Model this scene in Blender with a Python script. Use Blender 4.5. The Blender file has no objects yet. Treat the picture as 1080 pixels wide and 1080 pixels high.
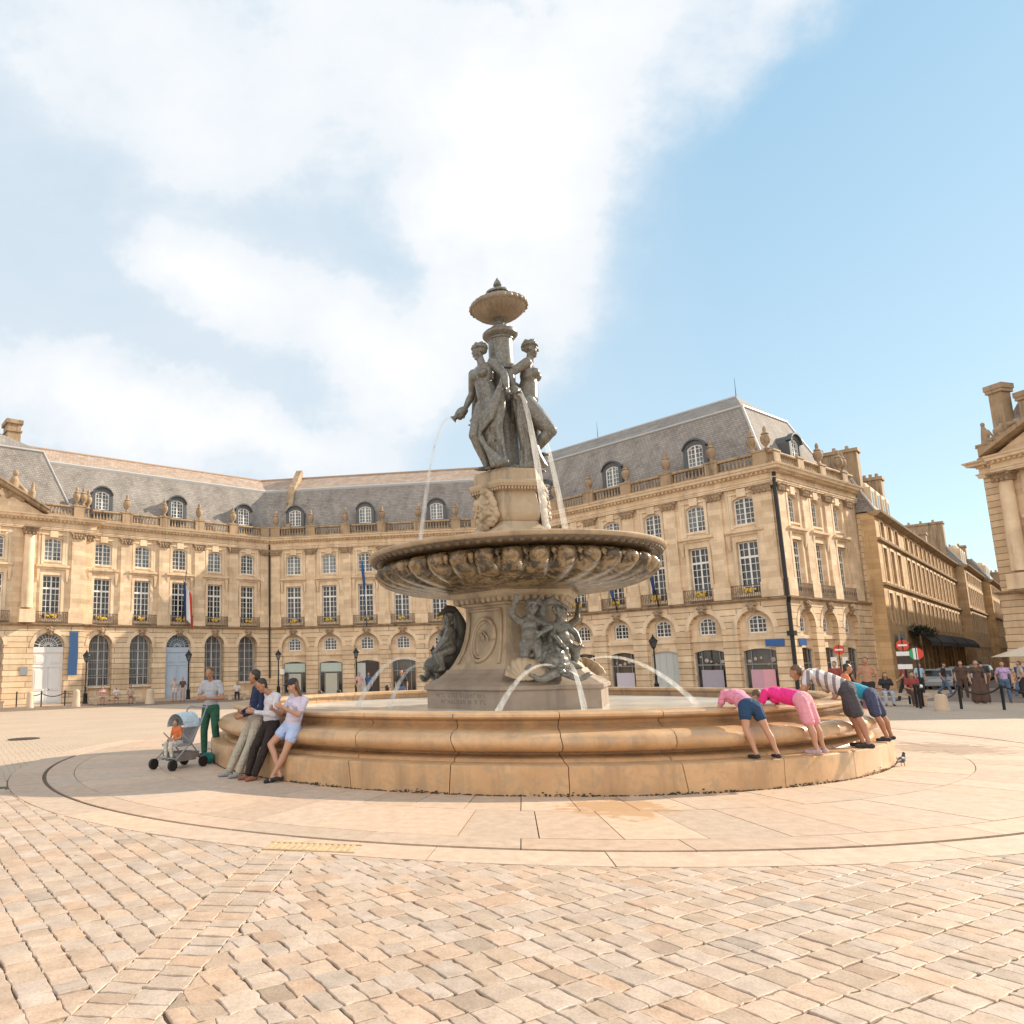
import bpy, bmesh, math, random
from mathutils import Vector, Matrix, noise
from mathutils.geometry import tessellate_polygon
R = math.radians
PI = math.pi
rnd = random.Random(7)
SC = bpy.context.scene
COL = SC.collection

# ------------------------------------------------------------------ tagging
def tag(o, label=None, cat=None, group=None, kind=None):
    if label: o['label'] = label
    if cat: o['category'] = cat
    if group: o['group'] = group
    if kind: o['kind'] = kind
    return o

def thing(name, label, cat, loc=(0, 0, 0), rz=0, group=None):
    o = bpy.data.objects.new(name, None)
    o.empty_display_size = .3
    COL.objects.link(o)
    o.location = loc
    o.rotation_euler = (0, 0, rz)
    return tag(o, label, cat, group)

def copy_tree(o, parent=None):
    c = o.copy()
    COL.objects.link(c)
    if parent is not None:
        mpi = o.matrix_parent_inverse.copy()
        c.parent = parent
        c.matrix_parent_inverse = mpi
    for ch in list(o.children):
        copy_tree(ch, c)
    return c

# ------------------------------------------------------------------ mesh builder
class MB:
    def __init__(s, T=None):
        s.V = []; s.UV = []; s.F = []; s.T = T; s.col = []; s.c = (1, 1, 1)
    def v(s, p):
        s.UV.append((p[0] + p[1] * .7, p[2]))
        s.V.append(tuple(s.T(*p)) if s.T else tuple(p))
        s.col.append(s.c)
        return len(s.V) - 1
    def vs(s, pts): return [s.v(p) for p in pts]
    def f(s, idx): s.F.append(tuple(idx))
    def poly(s, pts): s.f(s.vs(pts))
    def box(s, x0, x1, y0, y1, z0, z1):
        i = s.vs([(x0, y0, z0), (x1, y0, z0), (x1, y1, z0), (x0, y1, z0), (x0, y0, z1), (x1, y0, z1), (x1, y1, z1), (x0, y1, z1)])
        for q in ((3, 2, 1, 0), (4, 5, 6, 7), (0, 1, 5, 4), (1, 2, 6, 5), (2, 3, 7, 6), (3, 0, 4, 7)):
            s.f([i[k] for k in q])
    def taper(s, cx, cy, z0, z1, a0, b0, a1, b1):
        i = s.vs([(cx - a0, cy - b0, z0), (cx + a0, cy - b0, z0), (cx + a0, cy + b0, z0), (cx - a0, cy + b0, z0),
                  (cx - a1, cy - b1, z1), (cx + a1, cy - b1, z1), (cx + a1, cy + b1, z1), (cx - a1, cy + b1, z1)])
        for q in ((3, 2, 1, 0), (4, 5, 6, 7), (0, 1, 5, 4), (1, 2, 6, 5), (2, 3, 7, 6), (3, 0, 4, 7)):
            s.f([i[k] for k in q])
    def rings(s, rings, cap0=True, cap1=True, closed=True):
        ids = [s.vs(r) for r in rings]
        n = len(ids[0])
        for a, b in zip(ids[:-1], ids[1:]):
            for k in range(n if closed else n - 1):
                j = (k + 1) % n
                s.f((a[k], a[j], b[j], b[k]))
        if cap0: s.f(ids[0][::-1])
        if cap1: s.f(ids[-1])
    def lathe(s, prof, n=24, c=(0, 0), cap0=True, cap1=True, fr=None, a0=0):
        rr = []
        for r, z in prof:
            rr.append([(c[0] + (r if not fr else fr(r, z, 2 * PI * k / n)) * math.cos(2 * PI * k / n + a0),
                        c[1] + (r if not fr else fr(r, z, 2 * PI * k / n)) * math.sin(2 * PI * k / n + a0), z) for k in range(n)])
        s.rings(rr, cap0, cap1)
    def tube(s, pts, r, n=8, r1=None):
        pts = [Vector(p) for p in pts]
        rr = []
        m = len(pts)
        ref = Vector((.13, .27, .95))
        for i, p in enumerate(pts):
            t = (pts[min(i + 1, m - 1)] - pts[max(i - 1, 0)])
            if t.length < 1e-9: t = Vector((0, 0, 1))
            t.normalize()
            a = t.cross(ref)
            if a.length < .1: a = t.cross(Vector((1, 0, 0)))
            a.normalize(); b = t.cross(a)
            ra = r[i] if isinstance(r, (list, tuple)) else (r if r1 is None else r + (r1 - r) * i / (m - 1))
            rr.append([tuple(p + (a * math.cos(2 * PI * k / n) + b * math.sin(2 * PI * k / n)) * ra) for k in range(n)])
        s.rings(rr)
    def capsule(s, p, q, r0, r1, n=10, h=3):
        p = Vector(p); q = Vector(q); d = q - p
        L = d.length
        t = d.normalized() if L > 1e-6 else Vector((0, 0, 1))
        pts = []; rad = []
        for i in range(h):
            a = PI / 2 * (i + .25) / h
            pts.append(p - t * r0 * math.cos(a)); rad.append(r0 * math.sin(a))
        pts.append(p); rad.append(r0)
        if L > 1e-6: pts.append(q); rad.append(r1)
        for i in range(h):
            a = PI / 2 * (h - 1 - i + .25) / h
            pts.append(q + t * r1 * math.cos(a)); rad.append(r1 * math.sin(a))
        ref = Vector((.13, .27, .95)); a = t.cross(ref)
        if a.length < .1: a = t.cross(Vector((1, 0, 0)))
        a.normalize(); b = t.cross(a)
        s.rings([[tuple(pp + (a * math.cos(2 * PI * k / n) + b * math.sin(2 * PI * k / n)) * rr) for k in range(n)] for pp, rr in zip(pts, rad)])
    def ell(s, c, rad, M=None, n=14, h=8):
        c = Vector(c); rr = []
        for i in range(h + 1):
            a = PI * (i + (.12 if i == 0 else (-.12 if i == h else 0))) / h
            ring = []
            for k in range(n):
                p = Vector((rad[0] * math.sin(a) * math.cos(2 * PI * k / n), rad[1] * math.sin(a) * math.sin(2 * PI * k / n), -rad[2] * math.cos(a)))
                if M is not None: p = M @ p
                ring.append(tuple(c + p))
            rr.append(ring)
        s.rings(rr)
    def prism(s, poly, y0, y1):           # poly in (x,z), extruded along y
        a = s.vs([(x, y0, z) for x, z in poly]); b = s.vs([(x, y1, z) for x, z in poly])
        n = len(poly)
        for k in range(n):
            j = (k + 1) % n
            s.f((a[k], a[j], b[j], b[k]))
        s.f(a[::-1]); s.f(b)
    def profile(s, prof, u0, u1, m0=0., m1=0.):   # prof of (n,z) swept along u with mitred ends
        a = s.vs([(u0 + m0 * n, n, z) for n, z in prof]); b = s.vs([(u1 + m1 * n, n, z) for n, z in prof])
        k = len(prof)
        for i in range(k):
            j = (i + 1) % k
            s.f((a[i], a[j], b[j], b[i]))
        s.f(a[::-1]); s.f(b)
    def wall(s, outer, holes, n0=0., depth=.3):   # polygon in (u,z) with holes, reveals running back
        polys = [[Vector((u, z, 0)) for u, z in outer]] + [[Vector((u, z, 0)) for u, z in h] for h in holes]
        flat = [p for pl in polys for p in pl]
        ids = s.vs([(p.x, n0, p.y) for p in flat])
        for t in tessellate_polygon(polys):
            s.f([ids[k] for k in t])
        for h in holes:
            a = s.vs([(u, n0, z) for u, z in h]); b = s.vs([(u, n0 - depth, z) for u, z in h])
            for k in range(len(h)):
                j = (k + 1) % len(h)
                s.f((a[k], a[j], b[j], b[k]))
    def build(s, name, m, parent=None, smooth=False, inv=None, angle=None, recalc=True):
        me = bpy.data.meshes.new(name)
        me.from_pydata(s.V, [], s.F)
        uv = me.uv_layers.new(name='UVMap')
        for l in me.loops: uv.data[l.index].uv = s.UV[l.vertex_index]
        if any(c != (1, 1, 1) for c in s.col):
            ca = me.color_attributes.new('tone', 'FLOAT_COLOR', 'POINT')
            for i, c in enumerate(s.col): ca.data[i].color = (c[0], c[1], c[2], 1)
        if recalc:
            bm = bmesh.new(); bm.from_mesh(me)
            bmesh.ops.recalc_face_normals(bm, faces=bm.faces)
            bm.to_mesh(me); bm.free()
        if smooth:
            for p in me.polygons: p.use_smooth = True
            if angle: me.set_sharp_from_angle(angle=R(angle))
        for mm in (m if isinstance(m, (list, tuple)) else [m]): me.materials.append(mm)
        o = bpy.data.objects.new(name, me)
        COL.objects.link(o)
        if parent is not None:
            o.parent = parent
            if inv is not None: o.matrix_parent_inverse = inv
        return o

def remesh(mb, name, m, parent=None, voxel=.02, smooth=6, inv=None, extra=None):
    """grow one continuous skin over overlapping closed shapes"""
    me = bpy.data.meshes.new('tmp'); me.from_pydata(mb.V, [], mb.F)
    bm = bmesh.new(); bm.from_mesh(me); bmesh.ops.recalc_face_normals(bm, faces=bm.faces); bm.to_mesh(me); bm.free()
    o = bpy.data.objects.new('tmp', me); COL.objects.link(o)
    md = o.modifiers.new('r', 'REMESH'); md.mode = 'VOXEL'; md.voxel_size = voxel; md.use_smooth_shade = True
    if smooth:
        sm = o.modifiers.new('s', 'SMOOTH'); sm.factor = .5; sm.iterations = smooth
    dg = bpy.context.evaluated_depsgraph_get()
    me2 = bpy.data.meshes.new_from_object(o.evaluated_get(dg))
    bpy.data.objects.remove(o); bpy.data.meshes.remove(me)
    if extra is not None:
        bm = bmesh.new(); bm.from_mesh(me2)
        t = bpy.data.meshes.new('t'); t.from_pydata(extra.V, [], extra.F); bm.from_mesh(t); bm.to_mesh(me2); bm.free(); bpy.data.meshes.remove(t)
    for p in me2.polygons: p.use_smooth = True
    me2.name = name
    me2.materials.clear()
    me2.materials.append(m)
    r = bpy.data.objects.new(name, me2); COL.objects.link(r)
    if parent is not None:
        r.parent = parent
        if inv is not None: r.matrix_parent_inverse = inv
    return r

# ------------------------------------------------------------------ materials
class NT:
    def __init__(s, name):
        s.m = bpy.data.materials.new(name); s.m.use_nodes = True
        s.t = s.m.node_tree; s.n = s.t.nodes; s.b = s.n['Principled BSDF']
    def new(s, typ, **kw):
        n = s.n.new(typ)
        for k, v in kw.items():
            if k[0] == '_': n.inputs[k[1:].replace('_', ' ')].default_value = v
            else: setattr(n, k, v)
        return n
    def link(s, a, b): s.t.links.new(a, b)
    def val(s, sock, v):
        if hasattr(v, 'is_output') or isinstance(v, bpy.types.NodeSocket): s.link(v, sock)
        else: sock.default_value = v
    def math(s, op, a, b=0., c=None):
        n = s.n.new('ShaderNodeMath'); n.operation = op
        s.val(n.inputs[0], a); s.val(n.inputs[1], b)
        if c is not None: s.val(n.inputs[2], c)
        return n.outputs[0]
    def mix(s, fac, a, b, typ='MIX'):
        n = s.n.new('ShaderNodeMix'); n.data_type = 'RGBA'; n.blend_type = typ
        s.val(n.inputs[0], fac); s.val(n.inputs[6], a); s.val(n.inputs[7], b)
        return n.outputs[2]
    def ramp(s, fac, stops):
        n = s.n.new('ShaderNodeValToRGB'); s.link(fac, n.inputs[0])
        e = n.color_ramp.elements
        while len(e) < len(stops): e.new(.5)
        for k, (p, c) in enumerate(stops):
            e[k].position = p; e[k].color = c if len(c) == 4 else (*c, 1)
        return n.outputs[0]
    def noise(s, vec, scale, detail=5, rough=.6, dist=0.):
        n = s.n.new('ShaderNodeTexNoise'); n.inputs['Scale'].default_value = scale
        n.inputs['Detail'].default_value = detail; n.inputs['Roughness'].default_value = rough; n.inputs['Distortion'].default_value = dist
        if vec is not None: s.link(vec, n.inputs['Vector'])
        return n.outputs[0]
    def mapv(s, vec, sc=(1, 1, 1), rot=(0, 0, 0), loc=(0, 0, 0)):
        n = s.n.new('ShaderNodeMapping'); n.inputs['Scale'].default_value = sc; n.inputs['Rotation'].default_value = rot; n.inputs['Location'].default_value = loc
        s.link(vec, n.inputs['Vector']); return n.outputs[0]
    def coord(s, k='Object'):
        n = s.n.new('ShaderNodeTexCoord'); return n.outputs[k]
    def pos(s):
        n = s.n.new('ShaderNodeNewGeometry'); return n.outputs['Position']
    def bump(s, h, strength=.3, dist=.02, normal=None):
        n = s.n.new('ShaderNodeBump'); n.inputs['Strength'].default_value = strength; n.inputs['Distance'].default_value = dist
        s.link(h, n.inputs['Height'])
        if normal is not None: s.link(normal, n.inputs['Normal'])
        return n.outputs[0]
    def out(s, color=None, rough=None, normal=None, metal=None, spec=None):
        if color is not None: s.val(s.b.inputs['Base Color'], color if not isinstance(color, tuple) else (*color, 1) if len(color) == 3 else color)
        if rough is not None: s.val(s.b.inputs['Roughness'], rough)
        if normal is not None: s.link(normal, s.b.inputs['Normal'])
        if metal is not None: s.val(s.b.inputs['Metallic'], metal)
        if spec is not None: s.val(s.b.inputs['Specular IOR Level'], spec)
        return s.m

def c4(c): return (*c, 1)

def plain(name, c, rough=.6, metal=0., var=.12, scale=6., bump=.0, spec=None):
    t = NT(name)
    n = t.noise(t.coord(), scale, 4)
    a = tuple(x * (1 - var) for x in c); b = tuple(min(1, x * (1 + var)) for x in c)
    col = t.mix(n, c4(a), c4(b))
    nm = t.bump(n, bump, .02) if bump else None
    return t.out(col, rough, nm, metal, spec)

def stone_mat(name, c, dark=(.1, .08, .065), stain=.35, scale=1., rough=.8, bump=.25, courses=None, joint=.012, jointdark=.35, blockvar=.17, patina=None, ps=.48):
    """limestone: block tones, vertical rain streaks, grime patches, optional joints from the wall UV"""
    t = NT(name); P = t.pos()
    n1 = t.noise(P, .9 * scale, 6, .62); n2 = t.noise(P, 5 * scale, 5, .6); n3 = t.noise(P, 40 * scale, 3, .6)
    lo = (c[0] * .86, c[1] * .80, c[2] * .74); hi = tuple(min(1, x * 1.18) for x in c)
    col = t.mix(t.ramp(n1, [(.3, (0, 0, 0)), (.7, (1, 1, 1))]), c4(lo), c4(hi))
    col = t.mix(t.math('MULTIPLY', n2, .28), col, c4((c[0] * .75, c[1] * .6, c[2] * .45)))
    h = t.math('ADD', t.math('MULTIPLY', n2, .5), t.math('MULTIPLY', n3, .35))
    if courses:
        bw, bh = courses
        br = t.new('ShaderNodeTexBrick'); br.offset = .5
        t.link(t.coord('UV'), br.inputs['Vector'])
        br.inputs['Scale'].default_value = 1; br.inputs['Brick Width'].default_value = bw; br.inputs['Row Height'].default_value = bh
        br.inputs['Mortar Size'].default_value = joint; br.inputs['Mortar Smooth'].default_value = .3
        br.inputs['Color1'].default_value = c4((1 - blockvar, (1 - blockvar) * .97, (1 - blockvar) * .93)); br.inputs['Color2'].default_value = (1 + blockvar * .6, 1 + blockvar * .6, 1 + blockvar * .6, 1)
        br.inputs['Mortar'].default_value = c4((jointdark,) * 3)
        col = t.mix(1., col, br.outputs['Color'], 'MULTIPLY')
        h = t.math('SUBTRACT', h, t.math('MULTIPLY', br.outputs['Fac'], 1.5))
    st = t.noise(t.mapv(P, (2.2, 2.2, .22)), 1., 6, .7)
    sm = t.ramp(st, [(.5, (0, 0, 0)), (.72, (1, 1, 1))])
    col = t.mix(t.math('MULTIPLY', sm, stain), col, c4(dark))
    if patina:
        pn = t.ramp(t.noise(P, 3.1 * scale, 6, .7, .6), [(ps, (0, 0, 0)), (ps + .13, (1, 1, 1))])
        col = t.mix(t.math('MULTIPLY', pn, patina[1]), col, c4(patina[0]))
    return t.out(col, rough, t.bump(h, bump, .03))

M = {}
ST = (.72, .575, .41)
M['stone'] = stone_mat('ashlar_stone', ST, courses=(1.1, .38), joint=.006, jointdark=.72, stain=.22)
M['stone_rust'] = stone_mat('rusticated_stone', (.71, .56, .39), courses=(3.2, .42), joint=.026, jointdark=.3, stain=.22, bump=.5)
M['stone_trim'] = stone_mat('dressed_stone', (.75, .61, .44), stain=.42)
M['stone_old'] = stone_mat('weathered_stone', (.38, .28, .18), stain=.95, scale=1.6, dark=(.075, .06, .05))
M['capital'] = stone_mat('carved_stone', (.36, .265, .175), stain=.9, scale=3, bump=.6)
M['basin'] = stone_mat('basin_stone', (.55, .355, .195), stain=.65, scale=1.8, rough=.30, bump=.14, dark=(.19, .13, .085), patina=((.33, .25, .17), .5))
M['pedestal'] = stone_mat('pedestal_stone', (.42, .335, .235), stain=.75, scale=2, rough=.62, dark=(.1, .08, .065))
M['plinth'] = stone_mat('grey_plinth_stone', (.31, .25, .20), stain=.5, scale=2, rough=.55, dark=(.09, .075, .065))
M['bowl'] = stone_mat('wet_bowl_stone', (.27, .185, .095), stain=.9, scale=1.3, rough=.22, dark=(.025, .018, .013), bump=.15, patina=((.035, .026, .018), .88), ps=.43)
M['bowl_dark'] = stone_mat('dark_lip_stone', (.13, .095, .06), stain=.8, scale=3, rough=.4, dark=(.03, .022, .016))  # darker and streaked compared with the lip above; for underside and eggs
M['bronze'] = stone_mat('statue_stone', (.145, .132, .112), stain=.85, scale=5, rough=.30, dark=(.028, .028, .027), bump=.12, patina=((.21, .235, .225), .75))
M['darkbronze'] = stone_mat('dark_bronze', (.10, .095, .085), stain=.5, scale=6, rough=.45, dark=(.02, .02, .02), bump=.2, patina=((.12, .14, .125), .4))
M['white_paint'] = plain('white_window_paint', (.80, .78, .74), .5)
M['door_white'] = plain('white_door_paint', (.72, .71, .70), .5, var=.05, scale=2)
M['door_blue'] = plain('pale_blue_door_paint', (.42, .50, .60), .5, var=.06, scale=2)
M['iron'] = plain('black_iron', (.018, .018, .02), .45, .3)
M['rail'] = plain('rusty_iron_railing', (.13, .085, .055), .6)
M['lead'] = plain('lead_flashing', (.42, .41, .40), .5, var=.15, scale=2)
M['darklead'] = plain('dark_lead', (.085, .09, .095), .45, var=.2)
def glass(name, c, rough=.04, var=.5):
    t = NT(name)
    n = t.noise(t.pos(), .55, 3, .5)
    col = t.mix(t.ramp(n, [(.42, (0, 0, 0)), (.6, (1, 1, 1))]), c4(tuple(x * (1 - var) for x in c)), c4(tuple(x * (1 + var) for x in c)))
    wob = t.bump(t.noise(t.pos(), 1.3, 2), .06, .05)
    return t.out(col, rough, wob, spec=.55)
M['pane'] = glass('window_glass', (.035, .04, .045))
M['pane_light'] = glass('sky_tinted_curtained_glass', (.12, .14, .15))  # reflected sky painted in as a paler bluish tone; mottling for curtains
M['shop_glass'] = glass('shop_glass', (.06, .05, .04))
def slate():
    t = NT('slate_roof'); P = t.pos()
    br = t.new('ShaderNodeTexBrick'); br.offset = .5
    t.link(t.coord('UV'), br.inputs['Vector'])
    br.inputs['Scale'].default_value = 1; br.inputs['Brick Width'].default_value = .28; br.inputs['Row Height'].default_value = .17
    br.inputs['Mortar Size'].default_value = .012
    br.inputs['Color1'].default_value = (.88, .88, .88, 1); br.inputs['Color2'].default_value = (1.12, 1.11, 1.1, 1); br.inputs['Mortar'].default_value = (.45, .45, .45, 1)
    n = t.noise(t.mapv(P, (1.2, 1.2, .35)), .6, 7, .7)
    n2 = t.ramp(t.noise(P, .9, 6, .75), [(.55, (0, 0, 0)), (.68, (1, 1, 1))])
    col = t.mix(t.ramp(n, [(.3, (0, 0, 0)), (.7, (1, 1, 1))]), (.22, .20, .185, 1), (.37, .335, .305, 1))
    col = t.mix(t.math('MULTIPLY', n2, .45), col, (.10, .085, .07, 1))
    col = t.mix(1., col, br.outputs['Color'], 'MULTIPLY')
    return t.out(col, .85, t.bump(br.outputs['Fac'], -.3, .02), spec=.15)
M['slate'] = slate()
M['tile'] = plain('terracotta_tiles', (.40, .27, .19), .8, var=.25, scale=9)
M['tile_slope'] = stone_mat('pale_tile_slope', (.42, .33, .27), courses=(.3, .22), joint=.02, jointdark=.6, stain=.25)
M['render'] = stone_mat('street_house_stone', (.60, .42, .23), courses=(1.0, .4), joint=.008, jointdark=.6, stain=.35)
M['render2'] = stone_mat('pale_house_stone', (.62, .47, .30), courses=(1.0, .4), joint=.008, jointdark=.7, stain=.3)
M['awning'] = plain('dark_awning_cloth', (.022, .02, .018), .85)
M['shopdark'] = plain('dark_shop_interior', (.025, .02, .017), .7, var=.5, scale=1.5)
M['skin'] = plain('skin', (.44, .235, .15), .5, var=.08)
M['skin2'] = plain('tanned_skin', (.36, .175, .10), .5, var=.08)
M['hair'] = plain('dark_hair', (.025, .018, .013), .5, var=.3, scale=40)
M['hair2'] = plain('brown_hair', (.11, .06, .03), .5, var=.3, scale=40)
def fabric(name, c):
    t = NT(name); P = t.coord()
    n = t.noise(P, 9, 4); f1 = t.noise(t.mapv(P, (7, 7, 2.2)), 1.6, 3, .55, 1.2); f2 = t.noise(t.mapv(P, (3, 3, 11), (.5, .3, 0)), 1.3, 3, .5, .8); wv = t.noise(P, 160, 2)
    col = t.mix(n, c4(tuple(x * .80 for x in c)), c4(tuple(min(1, x * 1.18) for x in c)))
    h = t.math('ADD', t.math('ADD', f1, t.math('MULTIPLY', f2, .8)), t.math('MULTIPLY', wv, .08))
    return t.out(col, .85, t.bump(h, .9, .05))
CL = {}
def cloth(name, c):
    if name not in CL: CL[name] = fabric(name + '_cloth', c)
    return CL[name]
# ------------------------------------------------------------------ camera
FX, FY = 3.508, 16.742
cam_d = bpy.data.cameras.new('camera'); cam = bpy.data.objects.new('camera', cam_d); COL.objects.link(cam)
cam_d.sensor_width = 36; cam_d.lens = 26.425; cam_d.shift_x = .15245; cam_d.shift_y = .03407
cam_d.clip_start = .1; cam_d.clip_end = 3000
pt, rl = .1606, -.0208
fw = Vector((0, math.cos(pt), math.sin(pt))); up0 = Vector((0, -math.sin(pt), math.cos(pt))); rt0 = Vector((1, 0, 0))
rt = rt0 * math.cos(rl) + up0 * math.sin(rl); up = up0 * math.cos(rl) - rt0 * math.sin(rl)
mw = Matrix((rt, up, -fw)).transposed().to_4x4(); mw.translation = (0, 0, 1.7)
cam.matrix_world = mw
SC.camera = cam
SC.view_settings.view_transform = 'Standard'; SC.view_settings.look = 'None'
SC.view_settings.exposure = 1.2; SC.view_settings.gamma = 1
# ------------------------------------------------------------------ sun and sky
SAZ, SEL = R(71), R(28)
sd_ = Vector((math.sin(SAZ) * math.cos(SEL), math.cos(SAZ) * math.cos(SEL), math.sin(SEL)))
sl = bpy.data.lights.new('sun', 'SUN'); sl.energy = 3.4; sl.angle = R(.5); sl.color = (1, .86, .68)
so = bpy.data.objects.new('sun', sl); COL.objects.link(so)
so.rotation_euler = sd_.to_track_quat('Z', 'Y').to_euler()
W = bpy.data.worlds.new('World'); SC.world = W; W.use_nodes = True
wt = W.node_tree; wn = wt.nodes; wl = wt.links
bg = wn['Background']
sky = wn.new('ShaderNodeTexSky'); sky.sky_type = 'NISHITA'; sky.sun_disc = False
sky.sun_elevation = SEL; sky.sun_rotation = SAZ; sky.altitude = 0; sky.air_density = 1.0; sky.dust_density = .3; sky.ozone_density = 2.0
CLOUDS = [
    ((0.279, 0.708, 0.649), (5.23, -2.71, 0.58), (6.58, 5.21, -8.78), 0.95),
    ((0.213, 0.795, 0.568), (4.26, 2.76, -5.67), (-8.2, 3.92, -2.67), 0.90),
    ((0.215, 0.85, 0.481), (5.41, 3.02, -8.12), (-12.93, 5.83, -5.05), 0.80),
    ((0.037, 0.739, 0.672), (7.17, 0.51, -1.14), (-2.33, 7.35, -8.19), 0.75),
    ((0.408, 0.669, 0.621), (9.46, -8.4, 2.61), (15.05, 6.05, -16.94), 0.65),
    ((-0.257, 0.706, 0.66), (4.98, 1.83, -0.12), (-6.67, 7.84, -11.31), 0.50),
    ((-0.127, 0.78, 0.613), (5.57, 1.1, -0.39), (-3.43, 6.8, -9.66), 0.50),
    ((-0.181, 0.863, 0.472), (7.92, 4.29, -5.18), (-14.17, 4.97, -15.33), 1.25),
    ((-0.001, 0.905, 0.425), (7.01, 0.99, -2.42), (-7.0, 7.07, -15.85), 0.85),
    ((-0.338, 0.875, 0.345), (6.06, 2.79, -1.45), (-7.19, 4.21, -18.77), 1.25),
    ((-0.128, 0.948, 0.29), (5.56, 0.97, -1.08), (-6.07, 5.97, -23.78), 1.25),
    ((0.071, 0.935, 0.346), (8.73, -1.77, 2.49), (5.48, 4.66, -14.59), 0.80),
    ((0.131, 0.888, 0.44), (12.07, -1.52, -1.02), (0.24, 6.1, -12.95), 0.50),
    ((-0.262, 0.757, 0.599), (7.66, 1.62, 1.09), (-2.7, 9.74, -13.91), 0.25),
    ((-0.394, 0.877, 0.275), (9.39, 3.74, 0.93), (-1.83, 7.41, -28.13), 0.40),
]
tc = wn.new('ShaderNodeTexCoord')
def wmath(op, a, b=0.):
    n = wn.new('ShaderNodeMath'); n.operation = op
    for s_, v in ((n.inputs[0], a), (n.inputs[1], b)):
        if isinstance(v, bpy.types.NodeSocket): wl.new(v, s_)
        else: s_.default_value = v
    return n.outputs[0]
def wvec(op, a, b):
    n = wn.new('ShaderNodeVectorMath'); n.operation = op
    for s_, v in ((n.inputs[0], a), (n.inputs[1], b)):
        if isinstance(v, bpy.types.NodeSocket): wl.new(v, s_)
        else: s_.default_value = v
    return n.outputs['Value'] if op == 'DOT_PRODUCT' else n.outputs['Vector']
dirv = tc.outputs['Generated']
nz = wn.new('ShaderNodeTexNoise'); nz.inputs['Scale'].default_value = 3.2; nz.inputs['Detail'].default_value = 6; nz.inputs['Roughness'].default_value = .64
wl.new(dirv, nz.inputs['Vector'])
warp = wvec('MULTIPLY', wvec('SUBTRACT', nz.outputs['Color'], (.5, .5, .5)), (.25, .25, .25))
dw = wvec('ADD', dirv, warp)
tot = None
for c_, e1, e2, amp in CLOUDS:
    d_ = wvec('SUBTRACT', dw, c_)
    a_ = wvec('DOT_PRODUCT', d_, e1); b_ = wvec('DOT_PRODUCT', d_, e2)
    q = wmath('ADD', wmath('MULTIPLY', a_, a_), wmath('MULTIPLY', b_, b_))
    g_ = wmath('MULTIPLY', wmath('EXPONENT', wmath('MULTIPLY', q, -.9)), amp)
    tot = g_ if tot is None else wmath('ADD', tot, g_)
# streaky veil stretched along the wind
mp = wn.new('ShaderNodeMapping'); mp.inputs['Rotation'].default_value = (0, 0, R(-35)); mp.inputs['Scale'].default_value = (2.0, 5.5, 5.0)
wl.new(dirv, mp.inputs['Vector'])
nz2 = wn.new('ShaderNodeTexNoise'); nz2.inputs['Scale'].default_value = 1.3; nz2.inputs['Detail'].default_value = 7; nz2.inputs['Roughness'].default_value = .6
wl.new(mp.outputs[0], nz2.inputs['Vector'])
mod = wmath('ADD', wmath('MULTIPLY', wmath('SUBTRACT', nz2.outputs[0], .5), 1.7), 1.0)
dens = wmath('MULTIPLY', tot, mod)
mr = wn.new('ShaderNodeMapRange'); mr.interpolation_type = 'SMOOTHSTEP'
mr.inputs['From Min'].default_value = .16; mr.inputs['From Max'].default_value = 1.30
wl.new(dens, mr.inputs['Value'])
# a thin veil over the left of the sky
veil = wmath('ADD', wmath('MULTIPLY', nz2.outputs[0], .55), .48)
vl = wmath('MULTIPLY', veil, wmath('MINIMUM', wmath('MAXIMUM', wmath('ADD', wmath('MULTIPLY', wvec('DOT_PRODUCT', dirv, (-1, .12, 0)), 1.5), .60), .10), 1.))
fac = wmath('MINIMUM', wmath('ADD', mr.outputs[0], vl), 1.)
mx = wn.new('ShaderNodeMix'); mx.data_type = 'RGBA'
tint = wn.new('ShaderNodeMix'); tint.data_type = 'RGBA'; tint.blend_type = 'MULTIPLY'; tint.inputs[0].default_value = 1
wl.new(sky.outputs[0], tint.inputs[6]); tint.inputs[7].default_value = (.70, .82, .72, 1)
dk = wn.new('ShaderNodeMix'); dk.data_type = 'RGBA'; dk.inputs[0].default_value = .68
wl.new(tint.outputs[2], dk.inputs[6]); el = wn.new('ShaderNodeMapRange'); el.inputs['From Min'].default_value = .02; el.inputs['From Max'].default_value = .62
wl.new(wvec('DOT_PRODUCT', dirv, (0, 0, 1)), el.inputs['Value'])
gr = wn.new('ShaderNodeMix'); gr.data_type = 'RGBA'; gr.inputs[6].default_value = (2.75, 3.2, 3.5, 1); gr.inputs[7].default_value = (1.55, 2.6, 3.45, 1)
wl.new(el.outputs[0], gr.inputs[0]); wl.new(gr.outputs[2], dk.inputs[7])
wl.new(fac, mx.inputs[0]); wl.new(dk.outputs[2], mx.inputs[6]); cr_ = wn.new('ShaderNodeMix'); cr_.data_type = 'RGBA'; cr_.inputs[6].default_value = (3.25, 3.52, 3.78, 1); cr_.inputs[7].default_value = (4.15, 4.15, 4.18, 1)
wl.new(wmath('MINIMUM', wmath('MAXIMUM', wmath('ADD', wmath('MULTIPLY', wmath('SUBTRACT', wmath('MULTIPLY', dens, .55), .25), 1.3), wmath('MULTIPLY', wmath('SUBTRACT', nz.outputs[0], .45), 1.6)), 0.), 1.), cr_.inputs[0]); wl.new(cr_.outputs[2], mx.inputs[7])
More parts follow.
